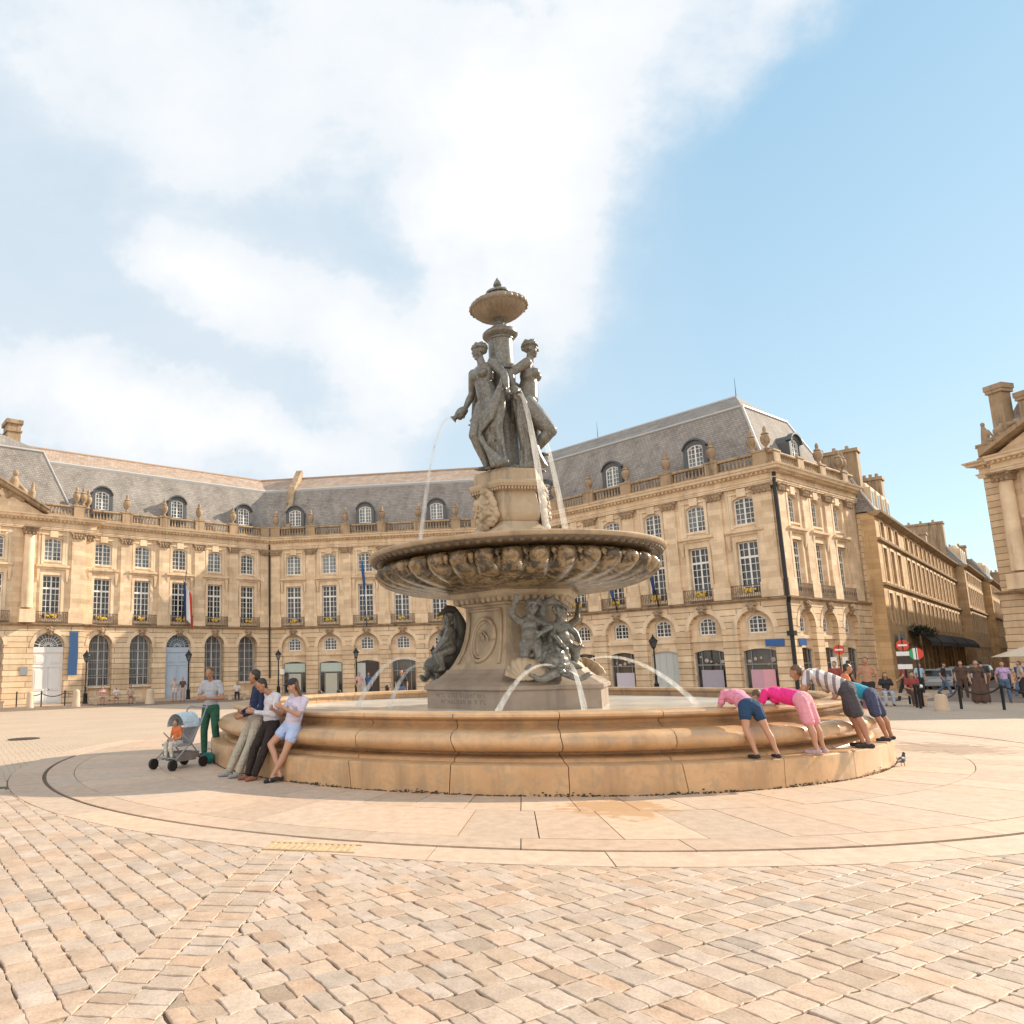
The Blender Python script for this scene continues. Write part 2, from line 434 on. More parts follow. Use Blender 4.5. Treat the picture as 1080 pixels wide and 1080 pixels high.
# added bright clouds, unseen behind the viewer, to light the shaded facades
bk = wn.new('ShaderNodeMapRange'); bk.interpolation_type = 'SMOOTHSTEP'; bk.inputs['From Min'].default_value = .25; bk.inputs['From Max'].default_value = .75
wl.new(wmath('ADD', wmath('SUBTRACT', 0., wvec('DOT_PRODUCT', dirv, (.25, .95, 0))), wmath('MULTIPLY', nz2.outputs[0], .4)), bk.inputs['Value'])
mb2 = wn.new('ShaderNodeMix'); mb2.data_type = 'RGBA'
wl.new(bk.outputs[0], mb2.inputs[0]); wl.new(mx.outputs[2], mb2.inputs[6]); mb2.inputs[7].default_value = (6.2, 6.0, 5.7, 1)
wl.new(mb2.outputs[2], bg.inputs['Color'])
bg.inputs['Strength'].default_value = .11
# ------------------------------------------------------------------ ground
def gz(x, y):
    r = math.hypot(x - FX, y - FY)
    return max(-.6, -.0128 * max(0., r - 11))

def cobble_mat():
    t = NT('worn_cobbles'); P = t.pos()
    ww = t.noise(P, 2.2, 2)
    wv = t.new('ShaderNodeVectorMath'); wv.operation = 'ADD'
    cb = t.new('ShaderNodeCombineXYZ'); t.link(t.math('MULTIPLY', ww, .12), cb.inputs[0]); t.link(t.math('MULTIPLY', t.noise(P, 3.1, 2), .12), cb.inputs[1])
    t.link(P, wv.inputs[0]); t.link(cb.outputs[0], wv.inputs[1])
    v = t.mapv(wv.outputs[0], rot=(0, 0, R(-28)))
    br = t.new('ShaderNodeTexBrick'); br.offset = .5; t.link(v, br.inputs['Vector'])
    br.inputs['Scale'].default_value = 1; br.inputs['Brick Width'].default_value = .24; br.inputs['Row Height'].default_value = .17
    br.inputs['Mortar Size'].default_value = .012; br.inputs['Mortar Smooth'].default_value = .4
    br.inputs['Color1'].default_value = (.50, .385, .285, 1); br.inputs['Color2'].default_value = (.46, .395, .325, 1); br.inputs['Mortar'].default_value = (.22, .155, .10, 1)
    n = t.noise(P, .5, 5); n2 = t.noise(P, 6, 4)
    col = t.mix(t.math('MULTIPLY', n2, .5), br.outputs['Color'], (.42, .27, .16, 1))
    col = t.mix(t.math('MULTIPLY', t.ramp(n, [(.4, (0, 0, 0)), (.65, (1, 1, 1))]), .35), col, (.56, .44, .32, 1))
    h = t.math('ADD', t.math('MULTIPLY', br.outputs['Fac'], -1), t.math('MULTIPLY', n2, .4))
    return t.out(col, .75, t.bump(h, .6, .03))
M['cobble'] = cobble_mat()
def tone_mat(name, rough=.7, bump=.25, sc=60, stain=None):
    t = NT(name); P = t.pos()
    a = t.new('ShaderNodeVertexColor'); a.layer_name = 'tone'
    n = t.noise(P, 7, 5, .65); n3 = t.noise(P, sc, 4, .65)
    col = t.mix(1., a.outputs[0], t.ramp(n, [(.25, (.80, .76, .70)), (.75, (1.14, 1.14, 1.14))]), 'MULTIPLY')
    sp = t.ramp(n3, [(.3, (.70, .65, .60)), (.55, (1.05, 1.05, 1.05))])
    col = t.mix(.6, col, t.mix(1., col, sp, 'MULTIPLY'))
    if stain:
        vo = t.new('ShaderNodeTexVoronoi'); vo.inputs['Scale'].default_value = 1.7; t.link(P, vo.inputs['Vector'])
        col = t.mix(t.math('MULTIPLY', t.math('LESS_THAN', vo.outputs['Distance'], .035), .5), col, (.20, .15, .12, 1))
        gn = t.ramp(t.noise(P, 1.1, 7, .72), [(.5, (0, 0, 0)), (.75, (1, 1, 1))]); col = t.mix(t.math('MULTIPLY', gn, .35), col, (.40, .28, .19, 1))
        for (cx, cy), rad, cc, th in stain:
            sv = t.new('ShaderNodeVectorMath'); sv.operation = 'DISTANCE'; t.link(P, sv.inputs[0]); sv.inputs[1].default_value = (cx, cy, 0)
            fall = t.math('SUBTRACT', 1., t.math('DIVIDE', sv.outputs['Value'], rad))
            k = t.math('ADD', t.math('MULTIPLY', fall, .42), t.math('MULTIPLY', t.noise(t.mapv(P, (1, 1.6, 1)), 3.6, 4, .6), .62))
            col = t.mix(t.math('MULTIPLY', t.ramp(k, [(th, (0, 0, 0)), (th + .05, (1, 1, 1))]), .72), col, c4(cc))
    return t.out(col, rough, t.bump(n3, bump, .01))
M['sett'] = tone_mat('cobble_stones', .68, .3, 55)
M['slab'] = tone_mat('pale_paving_slabs', .62, .15, 70, stain=[((3.05, 9.35), 1.35, (.40, .22, .09), .53), ((11.0, 14.6), 2.0, (.27, .18, .11), .50)])
M['joint'] = plain('sandy_joint', (.12, .082, .052), .9, var=.3, scale=30)
M['asphalt'] = stone_mat('dark_paving', (.19, .148, .115), stain=.2, scale=1, rough=.8)

g = MB()
rad = [.5, 6, 10.1, 11, 14, 18, 24, 32, 42, 50, 59, 75, 100, 150, 300, 900]
g.rings([[(FX + r_ * math.cos(2 * PI * k / 96), FY + r_ * math.sin(2 * PI * k / 96), gz(FX + r_, FY) - .022) for k in range(96)] for r_ in rad], cap0=True, cap1=False)
o = g.build('ground', M['cobble'], smooth=True); tag(o, kind='structure')

# sand bed under the modelled setts
def bedpatch():
    m = MB()
    N = 30
    for i in range(N):
        for j in range(N):
            x0, x1 = -14 + 30 * i / N, -14 + 30 * (i + 1) / N; y0, y1 = .5 + 16 * j / N, .5 + 16 * (j + 1) / N
            cx, cy = (x0 + x1) / 2, (y0 + y1) / 2
            if math.hypot(cx, cy) > 13.2: continue
            m.poly([(x, y, gz(x, y) - .014) for x, y in ((x0, y0), (x1, y0), (x1, y1), (x0, y1))])
    return m
o = bedpatch().build('paving_bed', M['joint']); tag(o, kind='structure')

# individually laid setts
PAL = [(.60, .455, .35), (.60, .435, .325), (.585, .47, .385), (.60, .49, .41), (.59, .405, .285), (.60, .46, .355), (.61, .51, .44), (.55, .46, .40), (.61, .44, .325), (.58, .47, .39), (.53, .40, .30), (.60, .48, .385)]
def clip(poly, px, py, nx, ny):
    out = []
    for k in range(len(poly)):
        a = poly[k]; b = poly[(k + 1) % len(poly)]
        da = (a[0] - px) * nx + (a[1] - py) * ny; db = (b[0] - px) * nx + (b[1] - py) * ny
        if da >= 0: out.append(a)
        if da * db < 0:
            t = da / (da - db); out.append((a[0] + (b[0] - a[0]) * t, a[1] + (b[1] - a[1]) * t))
    return out
def sett(m, poly, near):
    if len(poly) < 3: return
    cx = sum(p[0] for p in poly) / len(poly); cy = sum(p[1] for p in poly) / len(poly)
    ar = abs(sum(poly[k][0] * poly[(k + 1) % len(poly)][1] - poly[(k + 1) % len(poly)][0] * poly[k][1] for k in range(len(poly)))) / 2
    if ar < .004: return
    pts = []
    for k in range(len(poly)):
        a = poly[k]; b = poly[(k + 1) % len(poly)]
        L = math.hypot(b[0] - a[0], b[1] - a[1]); n = max(1, min(4, int(L / .05)))
        for i in range(n):
            t = i / n
            j = .008 if i else .011
            pts.append((a[0] + (b[0] - a[0]) * t + rnd.uniform(-j, j), a[1] + (b[1] - a[1]) * t + rnd.uniform(-j, j)))
    base = PAL[rnd.randrange(len(PAL))]; base = tuple(x * .68 + y * .32 for x, y in zip(base, (.585, .455, .35))); k = rnd.uniform(.70, .86)
    if rnd.random() < .05: k *= .8
    c = tuple(x * k for x in base)
    z = gz(cx, cy) + rnd.uniform(-.003, .003); tx = rnd.uniform(-.014, .014); ty = rnd.uniform(-.014, .014)
    m.c = c
    rr = []
    for ins, dz in ((-.004, -.02), (-.0025, -.005), (.003, .0), (.022, .0006)):
        ring = []
        for x, y in pts:
            dx, dy = x - cx, y - cy; L = math.hypot(dx, dy) or 1
            f = max(.15, (L - ins - .0055) / L)
            px, py = cx + dx * f, cy + dy * f
            ring.append((px, py, z + dz + (dx * tx + dy * ty) + (rnd.uniform(-.0018, .0018) if dz > 0 else 0)))
        rr.append(ring)
    m.rings(rr, cap0=False, cap1=True)
def lay(m, ang, wid, lmin, lmax, inside, clips, org):
    ca, sa = math.cos(R(ang)), math.sin(R(ang))
    v = -16.
    while v < 16:
        w = wid * rnd.uniform(.9, 1.12); u = -18. + rnd.uniform(0, .2)
        while u < 18:
            L = rnd.uniform(lmin, lmax)
            cu, cv = u + L / 2, v + w / 2
            x, y = org[0] + cu * ca - cv * sa, org[1] + cu * sa + cv * ca
            if inside(x, y):
                sk = rnd.uniform(-.012, .012)
                q = [(u, v), (u + L, v), (u + L + sk, v + w), (u + sk, v + w)]
                poly = [(org[0] + a * ca - b * sa, org[1] + a * sa + b * ca) for a, b in q]
                for cl_ in clips(x, y): poly = clip(poly, *cl_)
                sett(m, poly, True)
            u += L
        v += w
# two courses of a diagonal band part the two fields
BA = R(80.7); bx, by = -1.54, 4.1; bd = (math.cos(BA), math.sin(BA)); bn = (-bd[1], bd[0])   # bn points left
BW = .47
def side(x, y): return (x - bx) * bn[0] + (y - by) * bn[1]
def zone(x, y):
    r_ = math.hypot(x - FX, y - FY)
    return 10.0 < r_ and math.hypot(x, y) < 13 and y > .9 and abs(math.atan2(x + .0, y)) < R(62)
def ringclip(x, y):
    dx, dy = x - FX, y - FY; r_ = math.hypot(dx, dy); nx, ny = dx / r_, dy / r_
    return (FX + nx * 10.118, FY + ny * 10.118, nx, ny)
m = MB()
lay(m, -57, .19, .13, .24, lambda x, y: zone(x, y) and side(x, y) > -.1, lambda x, y: [ringclip(x, y), (bx, by, bn[0], bn[1])], (-1.5, 4.2))
lay(m, 28, .20, .12, .23, lambda x, y: zone(x, y) and side(x, y) < -BW + .1, lambda x, y: [ringclip(x, y), (bx - bn[0] * BW, by - bn[1] * BW, -bn[0], -bn[1])], (2.4, 4.1))
for row in range(2):
    s_ = -4.
    while s_ < 5:
        L = rnd.uniform(.13, .2)
        q = [(s_, -BW * (row + 1) / 2), (s_ + L, -BW * (row + 1) / 2), (s_ + L, -BW * row / 2), (s_, -BW * row / 2)]
        poly = [(bx + a * bd[0] + b * bn[0], by + a * bd[1] + b * bn[1]) for a, b in q]
        cx = sum(p[0] for p in poly) / 4; cy = sum(p[1] for p in poly) / 4
        if zone(cx, cy): sett(m, clip(poly, *ringclip(cx, cy)), True)
        s_ += L
m.c = (1, 1, 1)
o = m.build('cobbled_paving', M['sett'], smooth=True, angle=22); tag(o, kind='structure')

# slab ring round the fountain
m = MB()
def slabring(r0, r1, arc, off, z=0.0, gap=.0055):
    n = int(2 * PI * (r0 + r1) / 2 / arc); a = off
    for k in range(n):
        a0 = off + 2 * PI * k / n; a1 = off + 2 * PI * (k + 1) / n
        kk = rnd.uniform(.80, .98); b = rnd.choice([(.58, .43, .325), (.57, .44, .34), (.60, .44, .325)])
        m.c = tuple(x * kk for x in b)
        nn = max(2, int((a1 - a0) * r1 / .25)); ga = gap / r0
        inn = []; out = []
        for i in range(nn + 1):
            t = a0 + ga + (a1 - a0 - 2 * ga) * i / nn
            inn.append((FX + (r0 + gap) * math.cos(t), FY + (r0 + gap) * math.sin(t))); out.append((FX + (r1 - gap) * math.cos(t), FY + (r1 - gap) * math.sin(t)))
        loop = inn + out[::-1]
        zz = z + rnd.uniform(-.0015, .0015)
        m.rings([[(x, y, zz - .03) for x, y in loop], [(x, y, zz) for x, y in loop]], cap0=False, cap1=False)
        ia = m.vs([(x, y, zz) for x, y in inn]); ib = m.vs([(x, y, zz) for x, y in out])
        for i in range(nn): m.f((ia[i], ia[i + 1], ib[i + 1], ib[i]))
slabring(6.38, 7.62, .62, .1); slabring(7.62, 9.08, .74, .3); slabring(9.08, 9.53, 1.5, .2); slabring(9.585, 10.11, 1.55, .55)
m.c = (1, 1, 1)
o = m.build('slab_paving', M['slab'], smooth=False); tag(o, kind='structure')
m = MB()
m.rings([[(FX + r_ * math.cos(2 * PI * k / 96), FY + r_ * math.sin(2 * PI * k / 96), -.0165) for k in range(96)] for r_ in (6.4, 10.13)], False, False)
o = m.build('slab_bed', M['joint']); tag(o, kind='structure')
# ------------------------------------------------------------------ facade kit
def frame(Q, d):
    nx, ny = d[1], -d[0]
    return lambda u, n, z: (Q[0] + d[0] * u + nx * n, Q[1] + d[1] * u + ny * n, z)
def arch(uc, w, z0, zs, n=14):
    r = w / 2
    return [(uc - r, z0)] + [(uc - r * math.cos(PI * k / n), zs + r * math.sin(PI * k / n)) for k in range(n + 1)] + [(uc + r, z0)]
def seg(uc, w, z0, z1, rise=.2, n=8):
    return [(uc - w / 2, z0)] + [(uc - w / 2 + w * k / n, z1 - rise + rise * (1 - (2 * k / n - 1) ** 2)) for k in range(n + 1)] + [(uc + w / 2, z0)]
def rect(uc, w, z0, z1): return [(uc - w / 2, z0), (uc - w / 2, z1), (uc + w / 2, z1), (uc + w / 2, z0)]
def topof(loop, u):
    best = -9
    for a, b in zip(loop, loop[1:] + loop[:1]):
        if min(a[0], b[0]) - 1e-6 <= u <= max(a[0], b[0]) + 1e-6 and abs(a[0] - b[0]) > 1e-6:
            t = (u - a[0]) / (b[0] - a[0]); best = max(best, a[1] + (b[1] - a[1]) * t)
    return best
def spanof(loop, z):
    us = []
    for a, b in zip(loop, loop[1:] + loop[:1]):
        if (a[1] - z) * (b[1] - z) <= 0 and abs(a[1] - b[1]) > 1e-6:
            us.append(a[0] + (b[0] - a[0]) * (z - a[1]) / (b[1] - a[1]))
    return (min(us), max(us)) if us else None
class Wing:
    def __init__(s, Q, d, root, inv): s.T = frame(Q, d); s.root = root; s.inv = inv
    def mb(s): return MB(s.T)
    def put(s, mb, name, m, parent=None, smooth=False, angle=None):
        if parent is None: return mb.build(name, m, s.root, smooth, s.inv, angle)
        o = mb.build(name, m, parent, smooth, s.inv if parent.parent is None else None, angle)
        return o
    def window(s, loop, n, cols, rows, name='window', pane=None, transom=None, ft=.08, bt=.038, centre=.11, m='white_paint', parent=None):
        """frame with glazing bars (mesh) and its pane (child)"""
        us = [p[0] for p in loop]; zs = [p[1] for p in loop]
        u0, u1, z0, z1 = min(us), max(us), min(zs), max(zs); uc = (u0 + u1) / 2
        f = s.mb()
        # outer frame follows the opening
        cz = (z0 + z1) / 2; inner = []
        for u, z in loop:
            inner.append((u + (ft if u < uc - .01 else -ft if u > uc + .01 else 0), z + (ft if z < cz - .01 else -ft)))
        k = len(loop)
        A = f.vs([(u, n, z) for u, z in loop]); B = f.vs([(u, n, z) for u, z in inner])
        C = f.vs([(u, n - .05, z) for u, z in inner])
        for i in range(k):
            j = (i + 1) % k
            f.f((A[i], A[j], B[j], B[i])); f.f((B[i], B[j], C[j], C[i]))
        for c in range(1, cols):
            u = u0 + (u1 - u0) * c / cols
            h = (centre if (c * 2 == cols) else bt) / 2
            f.box(u - h, u + h, n - .03, n - .004, z0 + ft * .5, topof(loop, u) - ft * .4)
        zz = [z0 + (z1 - z0) * r_ / rows for r_ in range(1, rows)]
        for z in zz:
            sp = spanof(loop, z)
            if sp: f.box(sp[0] + ft * .4, sp[1] - ft * .4, n - .033, n - .007, z - bt / 2, z + bt / 2)
        if transom:
            sp = spanof(loop, transom); f.box(sp[0], sp[1], n - .036, n + .012, transom - .07, transom + .07)
        o = s.put(f, name, M[m], parent)
        p = s.mb(); p.poly([(u, n - .045, z) for u, z in loop])
        s.put(p, 'pane', M[pane or 'pane'], o)
        return o

T22 = math.tan(R(22.5))
def mask(mb, u, n, z, s=1.):
    """carved keystone head"""
    mb.taper(u, n + .06, z - .28 * s, z + .34 * s, .16 * s, .12, .26 * s, .16)
def add_mask(w, u, n, z, parent=None):
    k = w.mb(); mask(k, u, n, z)
    k2 = MB(w.T)
    for du, dz, r_ in ((0, .05, .17), (-.13, .18, .11), (.13, .18, .11), (0, .25, .13), (-.2, -.02, .09), (.2, -.02, .09), (0, -.14, .1), (-.3, .2, .09), (.3, .2, .09)):
        k2.ell((u + du, n + .2, z + dz), (r_, r_ * .9, r_), n=8, h=5)
    k.V += k2.V; off = len(k.V) - len(k2.V); k.UV += k2.UV; k.col += k2.col; k.F += [tuple(i + off for i in f) for f in k2.F]
    return w.put(k, 'carved_mask', M['capital'], smooth=True, angle=50)

def upper_bay(w, u, n=0., flowers=True, hole=False, pane2='pane_light', pane1='pane'):
    """two tall windows with surrounds, sill band, railing; returns the wall holes"""
    w1 = rect(u, 1.36, 5.95, 9.36); w2 = seg(u, 1.34, 10.5, 12.32, .16)
    if hole: return [w1, w2]
    w.window(w1, n - .22, 4, 7, pane=pane1, transom=8.35)
    w.window(w2, n - .22, 4, 5, pane=pane2)
    s = w.mb()
    for a, b in ((-.9, -.69), (.69, .9)):     # moulded architraves
        s.box(u + a, u + b, n - .01, n + .07, 5.66, 9.56)
        s.box(u + a, u + b, n - .01, n + .07, 10.22, 12.50)
    s.box(u - .689, u + .689, n - .01, n + .068, 9.37, 9.56)
    s.box(u - 1.12, u - .93, n - .01, n + .045, 10.17, 12.86); s.box(u + .93, u + 1.12, n - .01, n + .045, 10.17, 12.86)
    s.box(u - .92, u + .92, n - .01, n + .10, 12.505, 12.62)
    s.box(u - .3, u + .3, n - .01, n + .13, 12.33, 12.86)
    s.box(u - .689, u + .689, n - .2, n + .075, 10.36, 10.49)
    w.put(s, 'window_surround', M['stone_trim'])
    s = w.mb()
    s.profile([(n - .01, 9.78), (n + .10, 9.80), (n + .14, 9.90), (n + .28, 9.97), (n + .30, 10.13), (n - .01, 10.165)], u - 1.25, u + 1.25)
    for du in (-1.08, 1.08):
        s.taper(u + du, n + .10, 9.05, 9.78, .07, .03, .13, .12)
        s.taper(u + du, n + .07, 8.85, 9.05, .05, .02, .10, .07)
    w.put(s, 'sill_band', M['stone_trim'])
    r_ = w.mb()
    for z in (5.68, 5.76, 6.5): r_.box(u - 1.2, u + 1.2, n + .20, n + .235, z - .02, z + .02)
    k = 18
    for i in range(k + 1):
        uu = u - 1.19 + 2.38 * i / k
        r_.box(uu - .011, uu + .011, n + .206, n + .228, 5.68, 6.5)
    for i in range(6):
        uu = u - 1.0 + .4 * i
        r_.tube([(uu + .13 * math.cos(a), n + .217, 6.12 + .2 * math.sin(a)) for a in [2 * PI * q / 10 for q in range(11)]], .014, 4)
    for du in (-1.2, 1.2): r_.box(u + du - .015, u + du + .015, n - .02, n + .235, 6.46, 6.5)
    rl_ = w.put(r_, 'balcony_railing', M['rail'])
    if flowers:
        b = w.mb(); b.box(u - .72, u + .72, n + .02, n + .17, 5.72, 6.0); bo = w.put(b, 'flower_box', M['stone_trim'])
        fl = w.mb(); rr = random.Random(int(u * 77))
        for i in range(14):
            c = rr.uniform(-.35, .35); fl.ell((u + c, n + .22 + rr.uniform(-.06, .05), 6.16 + rr.uniform(-.1, .14)), (.085, .07, .08), n=6, h=4)
        w.put(fl, 'yellow_flowers', M['flower'], bo)
    return None
M['flower'] = plain('yellow_flowers', (.62, .40, .05), .8, var=.5, scale=20)

def pilaster(w, u, n=0., wd=.45, round_=False):
    p = w.mb()
    p.box(u - wd - .13, u + wd + .13, n - .01, n + .25, 5.64, 6.62)
    p.box(u - wd - .07, u + wd + .07, n - .01, n + .23, 6.621, 6.76)
    if round_:
        p.lathe([(wd * 1.0, 6.761), (wd * .98, 8.5), (wd * .86, 12.2), (wd * .86, 12.35)], 24, (u, n + .35), True, True)
        p.box(u - wd - .14, u + wd + .14, n + .2, n + .80, 5.645, 6.615)
    else:
        p.box(u - wd, u + wd, n - .01, n + .15, 6.761, 12.36)
    o = w.put(p, 'column' if round_ else 'pilaster', M['stone_trim' if round_ else 'stone'], smooth=round_, angle=40)
    c = w.mb(); cy = n + .35 if round_ else n + .08; e = .5 if round_ else .16
    c.taper(u, cy, 12.365, 12.78, wd * .95, e * .9, wd * 1.15, e * 1.25)
    c.taper(u, cy, 12.781, 12.88, wd * 1.35, e * 1.5, wd * 1.42, e * 1.6)
    for row, (z, k) in enumerate(((12.42, 4), (12.6, 5))):
        for i in range(k):
            uu = u + wd * (2 * i / (k - 1) - 1) * .95
            c.ell((uu, cy + e * 1.0, z), (.09, .09, .13), n=7, h=4)
    for du in (-1.2, 1.2): c.ell((u + wd * du, cy + e * 1.2, 12.72), (.12, .12, .1), n=8, h=5)
    w.put(c, 'capital', M['capital'], o, True, 50)
    return o

ENT = [(-.02, 12.9), (.17, 12.9), (.17, 13.0), (.21, 13.01), (.21, 13.1), (.27, 13.16), (.27, 13.2), (.12, 13.21), (.12, 13.52), (-.02, 13.52)]
COR = [(-.02, 13.525), (.2, 13.53), (.22, 13.62), (.56, 13.70), (.60, 13.84), (.68, 13.90), (.72, 14.0), (.3, 14.06), (-.02, 14.06)]
STR = [(-.01, 5.40), (.16, 5.41), (.20, 5.47), (.30, 5.52), (.32, 5.60), (-.01, 5.635)]
def entab(w, u0, u1, m0, m1, n=0., nd=True):
    sh = lambda P: [(a + n, z) for a, z in P]
    e = w.mb(); e.profile(sh(ENT), u0, u1, m0, m1); w.put(e, 'architrave', M['stone_trim'])
    c = w.mb(); c.profile(sh(COR), u0, u1, m0, m1)
    u = u0 + .3
    while u < u1 - .2:
        c.box(u, u + .14, n + .221, n + .42, 13.56, 13.665); u += .3
    w.put(c, 'cornice', M['stone_trim'])
    b = w.mb(); b.profile(sh(STR), u0, u1, m0, m1); w.put(b, 'string_course', M['stone_old'])
def balustrade(w, u0, u1, peds, n=0., m0=0., m1=0.):
    b = w.mb()
    b.profile([(n - .25, 14.061), (n + .12, 14.061), (n + .12, 14.24), (n - .25, 14.24)], u0, u1, m0, m1)
    b.profile([(n - .22, 14.86), (n + .10, 14.86), (n + .13, 14.93), (n + .10, 15.02), (n - .22, 15.02)], u0, u1, m0, m1)
    u = u0 + .15
    while u < u1 - .1:
        if all(abs(u - p) > .52 for p in peds):
            b.lathe([(.055, 14.24), (.085, 14.34), (.075, 14.45), (.04, 14.62), (.06, 14.80), (.06, 14.86)], 6, (u, n - .05))
        u += .26
    w.put(b, 'balustrade', M['stone_old'], smooth=True, angle=35)
    for p in peds:
        q = w.mb(); q.box(p - .43, p + .43, n - .3, n + .16, 14.065, 14.98); q.box(p - .5, p + .5, n - .34, n + .2, 14.981, 15.1)
        w.put(q, 'pedestal', M['stone_old'])
URN = [(.17, 15.101), (.2, 15.16), (.10, 15.24), (.09, 15.32), (.24, 15.5), (.31, 15.75), (.29, 15.98), (.18, 16.08), (.24, 16.13), (.2, 16.2), (.1, 16.28), (.12, 16.42), (.1, 16.55), (.03, 16.68)]
def urn(w, u, n=-.08):
    q = w.mb(); q.lathe(URN, 12, (u, n)); return w.put(q, 'urn', M['capital'], smooth=True, angle=50)
def dormer(w, u, n0=-.75, back=2.6, wd=.76):
    d = w.mb()
    out = [(-wd - .12, 14.6), (-wd - .12, 16.55)] + [(-wd - .12 + (2 * wd + .24) * k / 8, 16.55 + .62 * (1 - (2 * k / 8 - 1) ** 2) ** .7) for k in range(1, 8)] + [(wd + .12, 16.55), (wd + .12, 14.6)]
    win = seg(u, 1.16, 15.25, 16.85, .2)
    d.wall([(u + a, z) for a, z in out], [win], n0, .3)
    a = [(u + x, z) for x, z in out]
    i0 = d.vs([(x, n0, z) for x, z in a]); i1 = d.vs([(x, n0 - back, z) for x, z in a])
    for k in range(len(a) - 1): d.f((i0[k], i0[k + 1], i1[k + 1], i1[k]))
    o = w.put(d, 'dormer', M['darklead'])
    e = w.mb()      # moulded hood
    hood = [(x, z) for x, z in a if z > 16.5]
    for (xa, za), (xb, zb) in zip(hood[:-1], hood[1:]):
        q = e.vs([(xa, n0 + .16, za), (xb, n0 + .16, zb), (xb, n0 + .16, zb + .13), (xa, n0 + .16, za + .13), (xa, n0 - .2, za), (xb, n0 - .2, zb), (xb, n0 - .2, zb + .13), (xa, n0 - .2, za + .13)])
        for t in ((0, 1, 2, 3), (4, 5, 6, 7), (0, 1, 5, 4), (3, 2, 6, 7)): e.f([q[k] for k in t])
    w.put(e, 'hood', M['darklead'], o)
    w.window(win, n0 - .1, 4, 5, name='dormer_window', pane='pane_light')
    return o

def ground_bay(w, u, kind, n=.1):
    """returns front hole; builds infill, window, door"""
    if kind == 'hole_lun': return arch(u, 2.3, -.79, 3.75)
    if kind == 'hole_gr': return arch(u, 1.9, -.79, 3.95)
    if kind == 'hole_door': return arch(u, 2.3, -.79, 3.78)

def lunette_bay(w, u, shop, n=.1):
    lun = seg(u, 1.16, 3.44, 4.62, .24)
    op = seg(u, 2.12 if shop != 'narrow' else 1.3, -.78, 2.45, .18)
    b = w.mb(); f = [(p[0], p[1]) for p in arch(u, 2.36, -.8, 3.75)]
    b.wall(f, [lun, op], n - .32, .3)
    w.put(b, 'arch_infill', M['stone'])
    l = w.mb(); l.profile([(n - .32, 2.98), (n - .2, 3.0), (n - .18, 3.2), (n - .32, 3.24)], u - 1.145, u + 1.145); w.put(l, 'lintel', M['stone_trim'])
    w.window(lun, n - .45, 4, 4, name='lunette_window', centre=.08)
    return op

def grille_bay(w, u, n=.1):
    b = w.mb(); f = arch(u, 1.96, -.8, 3.95); win = arch(u, 1.88, .72, 3.95)
    b.wall(f, [win], n - .5, .25); w.put(b, 'arch_infill', M['stone'])
    s = w.mb(); s.box(u - .93, u + .93, n - .5, n - .2, .6, .72); w.put(s, 'window_sill', M['stone_trim'])
    w.window(win, n - .66, 4, 6, name='tall_window', centre=.12)
    g_ = w.mb()
    for i in range(15):
        uu = u - .88 + 1.76 * i / 14
        g_.box(uu - .013, uu + .013, n - .56, n - .535, .73, topof(arch(u, 1.86, .7, 3.95), uu) - .02)
    for z in (1.6, 2.6, 3.6): g_.box(u - .92, u + .92, n - .532, n - .512, z - .02, z + .02)
    w.put(g_, 'window_grille', M['grille'])
M['grille'] = plain('grey_painted_grille', (.32, .31, .30), .5)

def door_bay(w, u, m, n=.1):
    fan = [(u - 1.1 * math.cos(PI * k / 16), 3.84 + 1.03 * math.sin(PI * k / 16)) for k in range(17)]
    d = w.mb(); N = n - .38
    d.box(u - 1.13, u + 1.13, N - .08, N, -.7, 3.82)
    d.box(u - 1.13, u + 1.13, N, N + .07, 3.4, 3.83); d.box(u - 1.13, u + 1.13, N, N + .05, 2.3, 2.42)
    for sx in (-1, 1):
        for z0, z1 in ((-.35, .35), (.55, 2.15), (2.55, 3.25)):
            a0, a1 = sorted((u + sx * .16, u + sx * .98))
            d.box(a0, a1, N, N + .04, z0, z1); d.box(a0 + .1, a1 - .1, N + .04, N + .06, z0 + .1, z1 - .1)
    d.box(u - .03, u + .03, N, N + .055, -.7, 2.3)
    # half-round bosses low on each leaf
    for sx in (-1, 1): d.lathe([(.26, 0), (.22, .0)], 14, (0, 0)) if False else None
    o = w.put(d, 'door', m)
    h = w.mb(); h.ell((u + .14, N + .09, .62), (.05, .05, .05), n=8, h=5); w.put(h, 'door_handle', M['iron'], o)
    fr = w.mb()
    for rr_ in (.98, .62, .3):
        fr.tube([(u - rr_ * 1.1 * math.cos(PI * k / 16), N + .02, 3.84 + rr_ * 1.03 * math.sin(PI * k / 16)) for k in range(17)], .03, 4)
    for k in range(1, 12):
        a = PI * k / 12; fr.tube([(u - .15 * math.cos(a), N + .02, 3.84 + .15 * math.sin(a)), (u - 1.08 * math.cos(a), N + .02, 3.84 + 1.0 * math.sin(a))], .024, 4)
    fo = w.put(fr, 'fanlight', m)
    p = w.mb(); p.poly([(a, N - .02, z) for a, z in fan]); w.put(p, 'pane', M['pane'], fo)
    b = w.mb(); b.wall(arch(u, 2.36, -.8, 3.78), [arch(u, 2.2, -.78, 3.80)], N - .03, .02); w.put(b, 'door_casing', M['stone_trim'])

